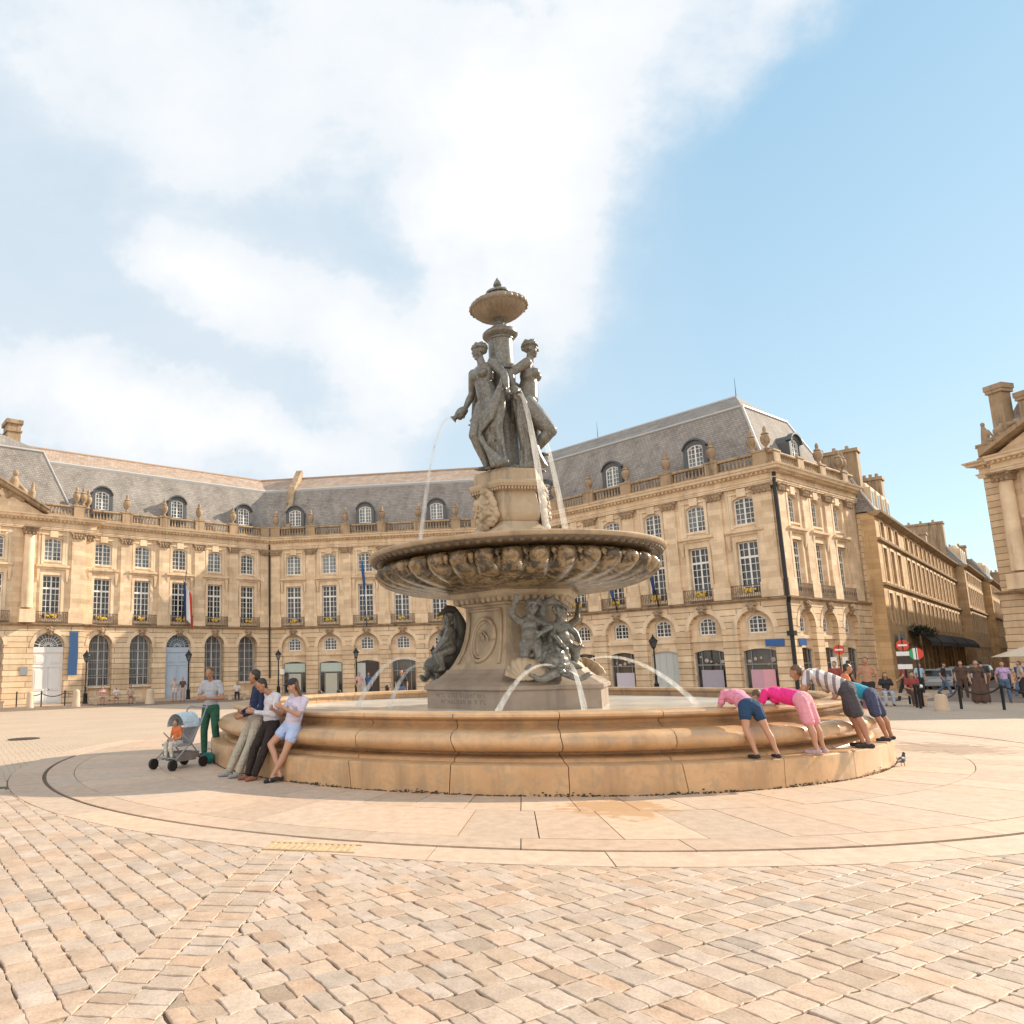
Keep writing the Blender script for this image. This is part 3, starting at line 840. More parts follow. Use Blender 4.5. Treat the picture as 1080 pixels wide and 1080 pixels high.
def shopfront(w, u, kind, n=.1):
    N = n - .5; op = seg(u, 2.12, -.78, 2.45, .18)
    if kind in ('gate', 'grey_panel'):
        d = w.mb(); pts = seg(u, 2.1, -.7, 2.44, .18)
        d.poly([(a, N + .06, z) for a, z in pts]);
        for du in (-.52, 0, .52): d.box(u + du - .02, u + du + .02, N + .06, N + .09, -.7, topof(pts, u + du) - .03)
        w.put(d, 'double_gate', M['gate_grey']); return
    f = w.mb(); ft = .07
    f.box(u - 1.06, u - .98, N - .03, N + .05, -.7, 2.3); f.box(u + .98, u + 1.06, N - .03, N + .05, -.7, 2.3)
    f.box(u - .979, u + .979, N - .03, N + .05, 1.42, 1.5)
    for du in (-.62, .62): f.box(u + du - .03, u + du + .03, N - .028, N + .045, -.7, topof(op, u + du))
    f.box(u - .979, u + .979, N - .03, N + .05, -.7, -.35)
    o = w.put(f, 'shop_window', M['shop_frame'])
    p = w.mb(); p.poly([(a, N - .02, z) for a, z in op]); w.put(p, 'pane', M['shop_glass'], o)
    if kind == 'plain': return
    if kind == 'door':
        d = w.mb(); d.box(u - .2, u + .97, N + .055, N + .1, -.7, 2.25); w.put(d, 'open_door', M['darkdoor'])
        d = w.mb(); d.box(u - .97, u - .22, N + .055, N + .09, -.7, 2.2); w.put(d, 'white_shutter', M['gate_grey'])
        return
    if kind == 'pale':
        d = w.mb(); d.box(u - .97, u + .97, N + .055, N + .12, 1.5, 2.27); w.put(d, 'shop_fascia', M['pale_green'])
        d = w.mb(); d.box(u - .55, u + .55, N + .055, N + .1, -.6, 1.35); w.put(d, 'blind', M['blind'])
        return
    d = w.mb(); d.box(u - .72, u + .78, N + .06, N + .085, -.42 if kind != 'lilac' else -.25, 1.12 if kind != 'lilac' else .98)
    w.put(d, 'window_panel', M['panel_' + kind])
    if kind == 'pink':
        d = w.mb(); d.box(u - .72, u + .02, N + .086, N + .10, -.42, 1.12); w.put(d, 'window_panel', M['panel_mauve'])
        d = w.mb(); d.box(u - .72, u + .78, N + .06, N + .085, -.75, -.43); w.put(d, 'window_panel', M['panel_red'])
    rr = random.Random(int(u * 13))
    for k in range(5): s = w.mb(); s.ell((u + (k - 2) * .36 + rr.uniform(-.06, .06), N + .02, 1.5 + rr.uniform(-.1, .5)), (rr.uniform(.08, .17), .02, rr.uniform(.06, .16)), n=8, h=5); w.put(s, 'window_display', M['display'])
M['gate_grey'] = plain('pale_grey_gate_paint', (.50, .52, .51), .55, var=.06, scale=2)
M['shop_frame'] = plain('grey_shop_frame', (.22, .23, .24), .45)
M['darkdoor'] = plain('dark_wood_door', (.05, .032, .022), .5)
M['pale_green'] = plain('pale_green_fascia', (.45, .53, .48), .6)
M['blind'] = plain('cream_blind', (.48, .47, .38), .8)
M['panel_pink'] = plain('pink_window_panel', (.72, .36, .42), .7, var=.04)
M['panel_mauve'] = plain('mauve_window_panel', (.56, .33, .40), .7, var=.04)
M['panel_red'] = plain('red_window_panel', (.55, .12, .12), .7)
M['panel_grey'] = plain('grey_window_panel', (.37, .34, .40), .7, var=.04)
M['panel_lilac'] = plain('lilac_window_panel', (.56, .51, .58), .7, var=.04)
M['display'] = plain('shop_display', (.45, .36, .30), .8, var=.5, scale=5)

# ------------------------------------------------------------------ the palace on two sides of the square
TH = .9364
def dirv_(a): return (math.sin(a), math.cos(a))
dL, dC, dR = dirv_(TH), dirv_(TH + PI / 4), dirv_(TH + PI / 2)
PA = (-8.169, 70.171); LC = 19.934; PBm = (PA[0] + dC[0] * LC, PA[1] + dC[1] * LC); LR = 25.47; PC = (PBm[0] + dR[0] * LR, PBm[1] + dR[1] * LR)
palace = thing('palace', 'long pale stone palace with slate mansard roofs and arcaded ground floor, wrapping behind the fountain', 'palace', (PA[0], PA[1], -.6))
PINV = Matrix.Translation((-PA[0], -PA[1], .6))
wL = Wing(PA, dL, palace, PINV); wC = Wing(PA, dC, palace, PINV); wR = Wing(PBm, dR, palace, PINV); wS = Wing(PC, dL, palace, PINV)
SE = 12.4
def gwall(w, u0, u1, holes, m0, m1, n=.1):
    b = w.mb(); b.wall([(u0 + m0 * n, -.8), (u0 + m0 * n, 5.41), (u1 + m1 * n, 5.41), (u1 + m1 * n, -.8)], holes, n, .42)
    w.put(b, 'ground_storey', M['stone_rust'])
    for h in holes:          # voussoir ring standing proud round each arch
        s = w.mb(); uc = (h[0][0] + h[-1][0]) / 2; r0 = abs(h[0][0] - uc); zs = h[1][1]
        a = []; 
        for k in range(17):
            t = PI * k / 16; a.append(t)
        i0 = s.vs([(uc - (r0 + .0) * math.cos(t), n + .03, zs + (r0 + .0) * math.sin(t)) for t in a]); i1 = s.vs([(uc - (r0 + .3) * math.cos(t), n + .03, zs + (r0 + .3) * math.sin(t)) for t in a])
        j0 = s.vs([(uc - (r0 + .0) * math.cos(t), n - .0, zs + (r0 + .0) * math.sin(t)) for t in a]); j1 = s.vs([(uc - (r0 + .3) * math.cos(t), n - .0, zs + (r0 + .3) * math.sin(t)) for t in a])
        for k in range(16):
            s.f((i0[k], i0[k + 1], i1[k + 1], i1[k])); s.f((i0[k], i0[k + 1], j0[k + 1], j0[k])); s.f((i1[k], i1[k + 1], j1[k + 1], j1[k]))
        w.put(s, 'arch_surround', M['stone_trim'])
def uwall(w, u0, u1, bays, n=0.):
    h = []
    for u in bays: h += upper_bay(w, u, n, hole=True)
    b = w.mb(); b.wall([(u0, 5.41), (u0, 13.53), (u1, 13.53), (u1, 5.41)], h, n, .3); w.put(b, 'upper_wall', M['stone'])
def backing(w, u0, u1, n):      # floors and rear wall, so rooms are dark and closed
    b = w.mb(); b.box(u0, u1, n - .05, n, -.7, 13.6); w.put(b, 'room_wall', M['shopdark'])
# left wing
LB = [-2.32, -5.61, -8.95, -12.26, -15.59]; LP = [-.57, -3.81, -7.16, -10.42, -13.72]
holes = [ground_bay(wL, u, 'hole_door' if u == -8.95 else 'hole_gr') for u in LB]
gwall(wL, -17.2, 0, holes, 0, -T22); uwall(wL, -17.2, 0, LB)
for u in LB:
    upper_bay(wL, u); add_mask(wL, u, .1, 5.02)
    if u == -8.95: door_bay(wL, u, M['door_blue'])
    else: grille_bay(wL, u)
for u in LP: pilaster(wL, u)
pilaster(wL, -16.95)
entab(wL, -17.3, 0, 0, -T22)
balustrade(wL, -16.6, 0, LP, 0, 0, -T22)
for u in LP[1:] + [-16.95]: urn(wL, u)
for u in (-2.32, -8.95, -15.59): dormer(wL, u)
# centre pavilion of the left wing, running out of the picture
PN = .65; PB_ = [-19.70, -23.9, -28.1, -32.3]
holes = [ground_bay(wL, u, 'hole_door' if k == 0 else 'hole_gr') for k, u in enumerate(PB_)]
gwall(wL, -35, -17.2, holes, 0, 0, PN + .1); uwall(wL, -35, -17.2, PB_, PN)
sw = wL.mb(); sw.box(-17.22, -17.195, 0, PN + .098, -.8, 5.4); wL.put(sw, 'return_wall', M['stone_rust'])
sw = wL.mb(); sw.box(-17.22, -17.2, 0, PN - .002, 5.41, 13.5); wL.put(sw, 'return_wall', M['stone'])
for k, u in enumerate(PB_):
    upper_bay(wL, u, PN)
    add_mask(wL, u, PN + .1, 5.02)
    if k == 0: door_bay(wL, u, M['door_white'], PN + .1)
    else: grille_bay(wL, u, PN + .1)
for u in (-17.86,): pilaster(wL, u, PN)
for u in (-21.55, -25.9, -30.2): pilaster(wL, u, PN, .42, True)
entab(wL, -35, -17.2, 0, 1, PN)
balustrade(wL, -20.4, -17.0, [-17.86], PN)
for u in (-17.53, -18.05): urn(wL, u, PN - .08)
pd = wL.mb()
ax_, az_ = -27.6, 18.0
pd.prism([(-34.6, 14.07), (ax_, az_ - .1), (-20.6, 14.07)], PN + .1, PN + .3)
wL.put(pd, 'tympanum', M['stone'])
pd = wL.mb()
for x0, x1 in ((-20.3, ax_), (-34.9, ax_)):
    pd.vs([]); q = [(x0, 14.07), (x0, 14.32), (x1, az_ + .35), (x1, az_)]
    pd.prism(q, PN - .2, PN + .8); q2 = [(x0, 14.325), (x0 * .999, 14.45), (x1, az_ + .5), (x1, az_ + .355)]
    pd.prism(q2, PN - .2, PN + .95)
wL.put(pd, 'pediment', M['stone_old'])
# trophy sculpture beside the pediment
sc = wL.mb(); rr = random.Random(4)
sc.capsule((-22.9, PN + .1, 15.5), (-22.8, PN + .15, 16.5), .42, .33); sc.ell((-22.75, PN + .2, 17.05), (.24, .24, .3)); sc.capsule((-22.7, PN + .2, 16.4), (-22.2, PN + .3, 15.9), .15, .12)
sc.capsule((-23.0, PN + .2, 16.4), (-23.6, PN + .3, 16.0), .15, .12); sc.capsule((-22.8, PN + .2, 15.4), (-22.2, PN + .4, 15.0), .25, .2)
for k in range(16): sc.ell((-22.9 + rr.uniform(-1.1, 1.0), PN + rr.uniform(-.1, .3), 15.1 + rr.uniform(-.2, .7)), (rr.uniform(.15, .34),) * 3, n=8, h=6)
sc.capsule((-21.6, PN, 14.9), (-21.45, PN, 15.7), .3, .28); sc.capsule((-21.45, PN, 15.7), (-21.4, PN, 16.5), .2, .1)
remesh(sc, 'trophy_sculpture', M['capital'], palace, .06, 3, PINV)
# centre wing
CB = [2.31, 5.70, 9.09, 12.39, 15.81]; CP = [.59, 3.98, 7.30, 10.76, 14.14, 17.5]
gwall(wC, 0, LC, [ground_bay(wC, u, 'hole_lun') for u in CB], T22, -T22); uwall(wC, 0, LC, CB)
for u, k in zip(CB, ('pale', 'pale', 'door', 'plain', 'plain')):
    upper_bay(wC, u); add_mask(wC, u, .1, 5.02); lunette_bay(wC, u, k); shopfront(wC, u, k)
for u in CP + [LC - .55]: pilaster(wC, u)
entab(wC, 0, LC, T22, -T22)
balustrade(wC, 0, LC, CP + [LC - .6], 0, T22, -T22)
for u in CP: urn(wC, u)
for u in (2.31, 9.09, 15.81): dormer(wC, u)
ac = wC.mb(); ac.box(1.02, 1.42, .02, .3, 1.35, 1.8); ac.lathe([(.15, 1.3), (.15, 1.349)], 10, (1.2, .16)); wC.put(ac, 'cooling_unit', M['white_paint'])
# right wing
RB = [3.25, 6.65, 10.03, 13.42, 16.83, 20.1, 23.42]; RP = [1.5, 4.9, 8.25, 11.6, 14.95, 18.26, 21.6, 24.8]
gwall(wR, 0, LR, [ground_bay(wR, u, 'hole_lun') for u in RB], T22, 1); uwall(wR, 0, LR, RB)
for u, k in zip(RB, ('plain', 'plain', 'plain', 'lilac', 'gate', 'grey', 'pink')):
    upper_bay(wR, u); add_mask(wR, u, .1, 5.02); lunette_bay(wR, u, k); shopfront(wR, u, k)
for u in RP: pilaster(wR, u, 0., .45 if u < 24 else .55)
entab(wR, 0, LR, T22, 1)
balustrade(wR, 0, LR, RP[:-1] + [LR - .6], 0, T22, 1)
for u in RP[:-1]: urn(wR, u)
for u in (24.35, 25.25): urn(wR, u)
for u in (6.65, 13.3, 20.1): dormer(wR, u)
# side wing to the street
SB = [2.30, 5.59, 9.0]; SP = [.62, 3.95, 7.3, 10.75]
gwall(wS, 0, SE, [ground_bay(wS, u, 'hole_lun') for u in SB], -1, 0); uwall(wS, 0, SE, SB)
for u in SB: upper_bay(wS, u, flowers=False); add_mask(wS, u, .1, 5.02); lunette_bay(wS, u, 'plain'); shopfront(wS, u, 'plain')
for u in SP: pilaster(wS, u)
entab(wS, 0, SE, -1, 0)
balustrade(wS, 0, SE, [.62, 3.95, 7.3, 10.9], 0, -1, 0)
for u in (7.3, 10.6, 11.2): urn(wS, u)
dormer(wS, 5.59)
# dark rooms behind the openings
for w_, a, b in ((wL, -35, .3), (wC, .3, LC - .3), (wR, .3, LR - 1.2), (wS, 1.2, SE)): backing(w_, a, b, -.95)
en = wS.mb(); en.box(SE - .3, SE, -12.4, .0, -.8, 13.6); wS.put(en, 'end_wall', M['stone'])
# roofs
E0, E1, ER = (-.55, 14.1), (-2.9, 19.35), (-6.2, 21.3)
def roofstrip(w, u0, u1, m0, m1):
    r_ = w.mb()
    for (na, za), (nb, zb) in ((E0, E1), (E1, ER), (ER, (-9.5, 19.35)), ((-9.5, 19.35), (-11.8, 14.1))):
        r_.poly([(u0 + m0 * na, na, za), (u1 + m1 * na, na, za), (u1 + m1 * nb, nb, zb), (u0 + m0 * nb, nb, zb)])
    w.put(r_, 'roof', M['slate'])
    r_ = w.mb(); (na, za), (nb, zb) = (E1[0] - .3, E1[1] + .19), (ER[0], ER[1] + .01)
    r_.poly([(u0 + m0 * na, na, za), (u1 + m1 * na, na, za), (u1 + m1 * nb, nb, zb), (u0 + m0 * nb, nb, zb)]); w.put(r_, 'tiled_slope', M['tile_slope'])
    f = w.mb(); f.profile([(E1[0] - .12, E1[1] - .02), (E1[0] + .1, E1[1] - .2), (E1[0] + .14, E1[1] - .02), (E1[0] - .05, E1[1] + .12), (E1[0] - .35, E1[1] + .2)], u0 + m0 * E1[0] * 0 + m0 * E1[0], u1 + m1 * E1[0], 0, 0); w.put(f, 'roof_flashing', M['lead'])
    f = w.mb(); f.tube([(u0 + m0 * ER[0], ER[0], ER[1] + .03), (u1 + m1 * ER[0], ER[0], ER[1] + .03)], .12, 6); w.put(f, 'ridge', M['tile'])
roofstrip(wL, -36, 0, 0, -T22); roofstrip(wC, 0, LC, T22, -T22)
r_ = wR.mb(); c0 = (LR - .55, -.55, 14.1); c1 = (LR - 2.8, -2.9, 19.35); ap = (LR - 4.7, -6.2, 21.3); c2 = (LR - 2.8, -9.5, 19.35); c3 = (LR - .55, -11.8, 14.1)
def rb(n, z): return (T22 * n, n, z)
r_.poly([rb(*E0), c0, c1, rb(*E1)]); r_.poly([rb(*E1), c1, ap, rb(*ER)]); r_.poly([rb(*ER), ap, c2, rb(-9.5, 19.35)]); r_.poly([rb(-9.5, 19.35), c2, c3, rb(-11.8, 14.1)])
wR.put(r_, 'roof', M['slate'])
r_ = wR.mb(); r_.poly([c0, c3, c2, c1]); r_.poly([c1, c2, ap]); wR.put(r_, 'hip_roof', M['slate'])
f = wR.mb()
for a, b, q in ((c0, c1, .09), (c1, rb(*E1), .13), (c1, c2, .13), (ap, rb(*ER), .12), (c2, c3, .09)): f.tube([a, b], q, 6)
wR.put(f, 'roof_flashing', M['lead'])
for (u, n, z, w_) in ((LR - 4.7, -6.2, 21.3, wR), (LR - 17, -6.2, 21.3, wR)):
    q = w_.mb(); q.tube([(u, n, z), (u, n, z + 1.5)], .03, 5, .01); w_.put(q, 'lightning_rod', M['iron'])
# firewall coping across the centre roof
fwl = wC.mb(); cs = [(-.6, 15.2), (-2.7, 19.6), (-6.0, 22.15), (-6.6, 22.15), (-6.2, 21.3), (-2.9, 19.0), (-.8, 14.2)]
a = fwl.vs([(1.25, n, z) for n, z in cs]); b = fwl.vs([(1.85, n, z) for n, z in cs])
for k in range(len(cs)):
    j = (k + 1) % len(cs); fwl.f((a[k], a[j], b[j], b[k]))
fwl.f(a); fwl.f(b); wC.put(fwl, 'firewall_coping', M['stone_old'])
# pavilion roof and chimney
r_ = wL.mb(); B_ = [(-18.0, PN - .5, 14.2), (-36, PN - .5, 14.2)]; Tn = -1.9
r_.poly([(-17.9, -.2, 14.2), (-36, -.2, 14.2), (-36, -2.3, 19.95), (-20.1, -2.3, 19.95)]); r_.poly([(-17.9, -.2, 14.2), (-20.1, -2.3, 19.95), (-20.1, -9.5, 19.95), (-17.9, -11.6, 14.2)])
r_.poly([(-20.1, -2.3, 19.95), (-36, -2.3, 19.95), (-36, -6, 22.2), (-23.2, -6, 22.2)]); r_.poly([(-20.1, -2.3, 19.95), (-23.2, -6, 22.2), (-20.1, -9.5, 19.95)])
wL.put(r_, 'pavilion_roof', M['slate'])
f = wL.mb(); f.tube([(-17.9, -.2, 14.2), (-20.1, -2.3, 19.95)], .08, 6); f.tube([(-20.1, -2.3, 19.95), (-36, -2.3, 19.95)], .14, 6); wL.put(f, 'roof_flashing', M['lead'])
c = wL.mb(); c.box(-22.35, -21.3, -7, -5.2, 19.5, 22.9); c.box(-22.45, -21.2, -7.1, -5.1, 22.2, 22.32); c.box(-22.5, -21.15, -7.15, -5.05, 22.901, 23.25); wL.put(c, 'chimney', M['stone_old'])
# drainpipes
d = wC.mb(); d.tube([(.07, .3, 13.4), (.07, .28, 6), (.07, .3, 5.3), (.07, .25, 1.0)], .075, 8); wC.put(d, 'drainpipe', M['iron'])
d = wR.mb(); d.tube([(LR + .2, .2, 13.5), (LR + .12, .12, 12.9), (LR + .2, .2, 5.6), (LR + .32, .32, 5.55), (LR + .2, .2, 5.2), (LR + .18, .18, -.6)], .12, 8); d.box(LR + .0, LR + .42, .0, .42, 3.15, 3.45); wR.put(d, 'drainpipe', M['iron'])
# ------------------------------------------------------------------ fountain (local axes: +x to the right, -y towards the viewer)
FROT = R(-11.833)
fountain = thing('fountain', 'tall stone fountain with a fluted upper bowl and three statues, standing in a round basin', 'fountain', (FX, FY, 0), FROT)
def fdir(a): return (math.sin(R(a)), -math.cos(R(a)))
# basin: 27 curved blocks with open joints
OUT = [(6.74, -.05), (6.745, .05), (6.74, .37), (6.72, .385), (6.47, .40), (6.45, .43), (6.43, .445), (6.24, .46), (6.21, .475), (6.20, .50), (6.23, .515), (6.36, .52), (6.46, .535), (6.55, .575), (6.595, .63), (6.60, .68), (6.57, .735), (6.50, .78), (6.40, .805), (6.28, .815), (6.2, .82), (6.14, .84), (6.10, .88), (6.11, .92), (6.16, .945), (6.25, .955), (6.29, .965), (6.31, .99), (6.305, 1.02), (6.28, 1.04), (6.2, 1.045), (5.86, 1.05), (5.82, 1.03), (5.81, .98), (5.84, .95), (5.9, .93), (5.9, .2)]
OUT = [(r_ * .981, z) for r_, z in OUT]
b = MB(); NB = 27; jr = random.Random(3)
for k in range(NB):
    a0 = R(4.8) + 2 * PI * k / NB + .0009; a1 = R(4.8) + 2 * PI * (k + 1) / NB - .0009
    b.c = (1, 1, 1)
    rr_ = []
    n = 9
    for i in range(n + 1):
        ring = []
        for r_, z in OUT:
            wob = .010 * math.sin(z * 7 + k * 2.1) + .006 * math.sin(z * 19 + k)
            a = a0 + (a1 - a0) * i / n
            if i == 0: a = a0 + (.010 * math.sin(z * 7 + k * 2.1) + .005 * math.sin(z * 23 + k)) * .35
            if i == n: a = a1 + (.010 * math.sin(z * 7 + (k + 1) % NB * 2.1) + .005 * math.sin(z * 23 + (k + 1) % NB)) * .35
            ring.append((r_ * math.sin(a), -r_ * math.cos(a), z))
        rr_.append(ring)
    b.rings(rr_)
b.build('basin', M['basin'], fountain, True, angle=38)
# drum behind the joints so nothing shows through
b = MB(); b.lathe([(5.8, -.05), (5.93, .3), (5.93, .9), (5.82, .96)], 64, cap0=False, cap1=False); b.build('basin_core', M['joint'], fountain, True)
b = MB(); b.lathe([(5.9, .2), (.5, .2)], 64, cap0=True); b.build('basin_floor', M['plinth'], fountain)
# black moss creeping along the foot of the basin
b = MB(); mr_ = random.Random(21)
for k in range(1500):
    a = R(mr_.uniform(-95, 95)); z = abs(mr_.gauss(0, .012)) * (1 + .8 * math.sin(a * 23)); q = mr_.uniform(.003, .011)
    b.ell((6.625 * math.sin(a), -6.625 * math.cos(a), z + .003), (q * 1.9, q * .5, q), Matrix.Rotation(a, 3, 'Z'), 6, 4)
o = b.build('moss', plain('black_moss', (.045, .036, .022), .95, var=.4, scale=30), fountain, True); o['kind'] = 'stuff'
# water in the basin
def water_mat():
    t = NT('basin_water'); P = t.pos()
    n = t.noise(P, 2.2, 4, .6); n2 = t.noise(P, 9, 3, .6)
    col = t.mix(t.ramp(t.noise(P, .8, 3), [(.35, (0, 0, 0)), (.7, (1, 1, 1))]), (.52, .50, .45, 1), (.74, .74, .71, 1))
    return t.out(col, .16, t.bump(t.math('ADD', n, t.math('MULTIPLY', n2, .4)), .35, .05), spec=.6)
M['water'] = water_mat()
b = MB(); b.rings([[(FX + r_ * math.cos(2 * PI * k / 96), FY + r_ * math.sin(2 * PI * k / 96), .83) for k in range(96)] for r_ in (.4, 2, 4, 5.78)], True, False)
tag(b.build('water', M['water'], smooth=True), kind='structure')

def hexring(rad, z, a0=-10, sc=(1, 1)):
    return [(rad * math.sin(R(a0 + 60 * k)), -rad * math.cos(R(a0 + 60 * k)), z) for k in range(6)]
def hexstack(prof, name, m, bev=None):
    b = MB(); b.rings([hexring(r_, z) for r_, z in prof]); return b.build(name, m, fountain, False)
hexstack([(2.17, .3), (2.17, .8), (2.13, .82), (2.06, .83), (2.06, 1.20), (2.10, 1.215), (2.13, 1.23), (2.13, 1.30), (2.09, 1.325)], 'base_block', M['plinth'])
hexstack([(2.06, 1.3255), (1.99, 1.37), (1.80, 1.46), (1.66, 1.56), (1.60, 1.63)], 'stepped_plinth', M['plinth'])
ped = hexstack([(1.56, 1.631), (1.44, 1.78), (1.30, 2.0), (1.20, 2.25), (1.14, 2.5), (1.12, 2.75), (1.13, 2.95), (1.22, 2.98), (1.24, 3.02)], 'pedestal', M['pedestal'])
# carved cornice under the bowl
b = MB(); b.rings([hexring(r_, z) for r_, z in ((1.20, 3.021), (1.30, 3.05), (1.42, 3.14), (1.50, 3.23), (1.50, 3.29), (1.3, 3.31))])
for k in range(6):
    p0 = Vector(hexring(1.36, 3.10)[k]); p1 = Vector(hexring(1.36, 3.10)[(k + 1) % 6])
    for i in range(9):
        p = p0.lerp(p1, (i + .5) / 9); b.ell(p, (.065, .065, .085), n=8, h=5)
b.build('pedestal_cornice', M['pedestal'], fountain, True, angle=40)
# engraved letters worn down to strokes on the front left face of the block
def face(alpha, dist):
    n = Vector((*fdir(alpha), 0)); u = Vector((-n.y, n.x, 0))
    return lambda uu, dd, z: tuple(n * (dist + dd) + u * uu + Vector((0, 0, z)))
apo = 2.06 * math.cos(R(30))
lr = random.Random(11); im = plain('inscription_cut', (.17, .14, .115), .9)
for row, (z, x0, x1) in enumerate(((1.115, -.74, .68), (.985, -.6, .64))):
    x = x0
    while x < x1:
        w_ = lr.uniform(.045, .07)
        if lr.random() < .16: x += .07; continue
        b = MB(face(-40, apo))
        for q in range(lr.choice((1, 2, 2))):
            xx = x + q * w_ * .8; b.box(xx - .006, xx + .006, -.004, .002, z - .042, z + .042)
        zz = z + lr.choice((-.036, 0, .036)); b.box(x - .006, x + w_ * .8 + .006, -.004, .003, zz - .006, zz + .006)
        b.build('worn_letter', im, fountain)
        x += w_ + .034
# medallions and panels on three faces
for al in (-40, 80, 200):
    T = face(al, 1.0)
    def pn(z): return {1: 0}.get(z, 0) + (lambda zz: (1.56 - 1.631 * 0) if zz < 1.631 else 0)(z)
    prof = [(1.56, 1.631), (1.44, 1.78), (1.30, 2.0), (1.20, 2.25), (1.14, 2.5), (1.12, 2.75), (1.13, 2.95)]
    def rad_at(z):
        for (ra, za), (rb_, zb) in zip(prof[:-1], prof[1:]):
            if za <= z <= zb: return (ra + (rb_ - ra) * (z - za) / (zb - za)) * math.cos(R(30))
        return prof[-1][0] * math.cos(R(30))
    F = face(al, 0)
    b = MB(F)
    for a_, h_, w_ in ((.31, .45, .045), (.25, .37, .03)):
        b.tube([(a_ * math.cos(t), rad_at(2.25 + h_ * math.sin(t)) + .03, 2.25 + h_ * math.sin(t)) for t in [2 * PI * k / 32 for k in range(33)]], w_, 8)
    for sx in (-1, 1):
        b.tube([(sx * .46 * rad_at(z) / 1.0 * 1.0, rad_at(z) + .02, z) for z in (1.75, 2.0, 2.3, 2.6, 2.88)], .035, 6)
    b.tube([(-.45, rad_at(2.88) + .02, 2.88), (.45, rad_at(2.88) + .02, 2.88)], .035, 6)
    md = b.build('medallion_frame', M['pedestal'], fountain, True)
    b = MB(F)
    ctr = b.v((0, rad_at(2.25) + .05, 2.25)); rg = b.vs([(.235 * math.cos(t), rad_at(2.25 + .34 * math.sin(t)) + .025, 2.25 + .34 * math.sin(t)) for t in [2 * PI * k / 24 for k in range(24)]])
    for k in range(24): b.f((ctr, rg[k], rg[(k + 1) % 24]))
    b.tube([(.12 * math.cos(t) * (1 + .3 * math.cos(3 * t)), rad_at(2.25) + .055, 2.25 + .17 * math.sin(t)) for t in [2 * PI * k / 20 for k in range(21)]], .022, 6)
    b.ell((0, rad_at(2.25) + .05, 2.28), (.06, .04, .09)); b.ell((.06, rad_at(2.25) + .05, 2.18), (.05, .03, .07)); b.ell((-.07, rad_at(2.3) + .04, 2.36), (.05, .03, .05))
    b.build('medallion', M['pedestal'], md, True)
# the fluted bowl
NL = 36
def lobed(r_, z, a):
    k = max(0., min(1., (z - 3.242) / .09)) * max(0., min(1., (3.95 - z) / .07)); q = abs(math.cos(a * NL / 2)); q = max(0., q - .22) / .78
    return r_ + (.25 * (q ** .5) - .175) * k * min(1, r_ / 2.9)
BP = [(1.05, 3.24), (1.25, 3.245), (1.6, 3.262), (2.0, 3.30), (2.35, 3.352), (2.62, 3.42), (2.82, 3.50), (2.95, 3.60), (3.015, 3.70), (3.01, 3.79), (2.95, 3.86), (2.86, 3.905), (2.78, 3.93)]
b = MB(); b.lathe(BP, NL * 10, fr=lobed, cap1=False); b.build('bowl', M['bowl'], fountain, True)
def scal(r_, z, a):
    return r_ + (.022 * (abs(math.cos(a * 48)) - .5) if z < 4.075 and r_ > 2.9 else 0)
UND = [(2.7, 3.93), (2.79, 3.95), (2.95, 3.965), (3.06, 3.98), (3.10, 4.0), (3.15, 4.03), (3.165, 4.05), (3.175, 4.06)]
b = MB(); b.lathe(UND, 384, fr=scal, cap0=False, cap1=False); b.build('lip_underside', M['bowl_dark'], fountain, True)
LIP = [(3.15, 4.058), (3.19, 4.062), (3.21, 4.07), (3.235, 4.09), (3.24, 4.13), (3.215, 4.155), (3.15, 4.165), (2.95, 4.15), (2.7, 4.08), (1.5, 3.95), (.6, 3.93)]
b = MB(); b.lathe(LIP, 384, fr=scal, cap0=False)
b.build('bowl_lip', M['lip'] if 'lip' in M else stone_mat('bowl_lip_stone', (.40, .30, .20), stain=.6, scale=3, rough=.5, dark=(.09, .07, .05)), fountain, True, angle=50)
b = MB()
for k in range(96):
    a = 2 * PI * k / 96; b.ell((3.095 * math.cos(a), 3.095 * math.sin(a), 4.01), (.075, .075, .05), Matrix.Rotation(a, 3, 'Z'), 8, 5)
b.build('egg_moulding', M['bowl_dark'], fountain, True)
# reeds between the flutes
b = MB()
for k in range(NL):
    a = 2 * PI * (k + .5) / NL
    b.tube([(r_ * math.cos(a), r_ * math.sin(a), z) for r_, z in ((2.9, 3.60), (2.975, 3.70), (2.97, 3.79), (2.91, 3.87))], [.02, .05, .065, .04], 6)
b.build('bowl_reeds', M['bowl'], fountain, True)
b = MB(); b.lathe([(1.3, 3.305), (1.2, 3.32), (1.0, 3.24)], 24); b.build('bowl_neck', M['darkbronze'], fountain)
# upper pedestal
hexstack([(1.02, 3.95), (1.02, 4.42), (.98, 4.45), (.95, 4.62), (.90, 4.66), (.80, 4.74), (.76, 4.82)], 'upper_base', M['pedestal'])
b = MB(); b.rings([hexring(r_, z) for r_, z in ((.78, 4.821), (.83, 4.9), (.85, 5.02), (.82, 5.18), (.77, 5.35), (.75, 5.48))]); b.build('upper_pedestal', M['pedestal'], fountain, True, angle=40)
hexstack([(.76, 5.481), (.80, 5.50), (.80, 5.535), (.90, 5.57), (.93, 5.64), (.93, 5.70), (.82, 5.73), (.80, 5.76), (.80, 5.93), (.77, 6.0)], 'upper_cornice', M['pedestal'])
b = MB(); 
for k in range(6):
    p0 = Vector(hexring(.87, 5.53)[k]); p1 = Vector(hexring(.87, 5.53)[(k + 1) % 6])
    for i in range(12):
        p = p0.lerp(p1, (i + .5) / 12); b.box(p.x - .02, p.x + .02, p.y - .02, p.y + .02, 5.50, 5.56)
b.build('dentils', M['pedestal'], fountain)
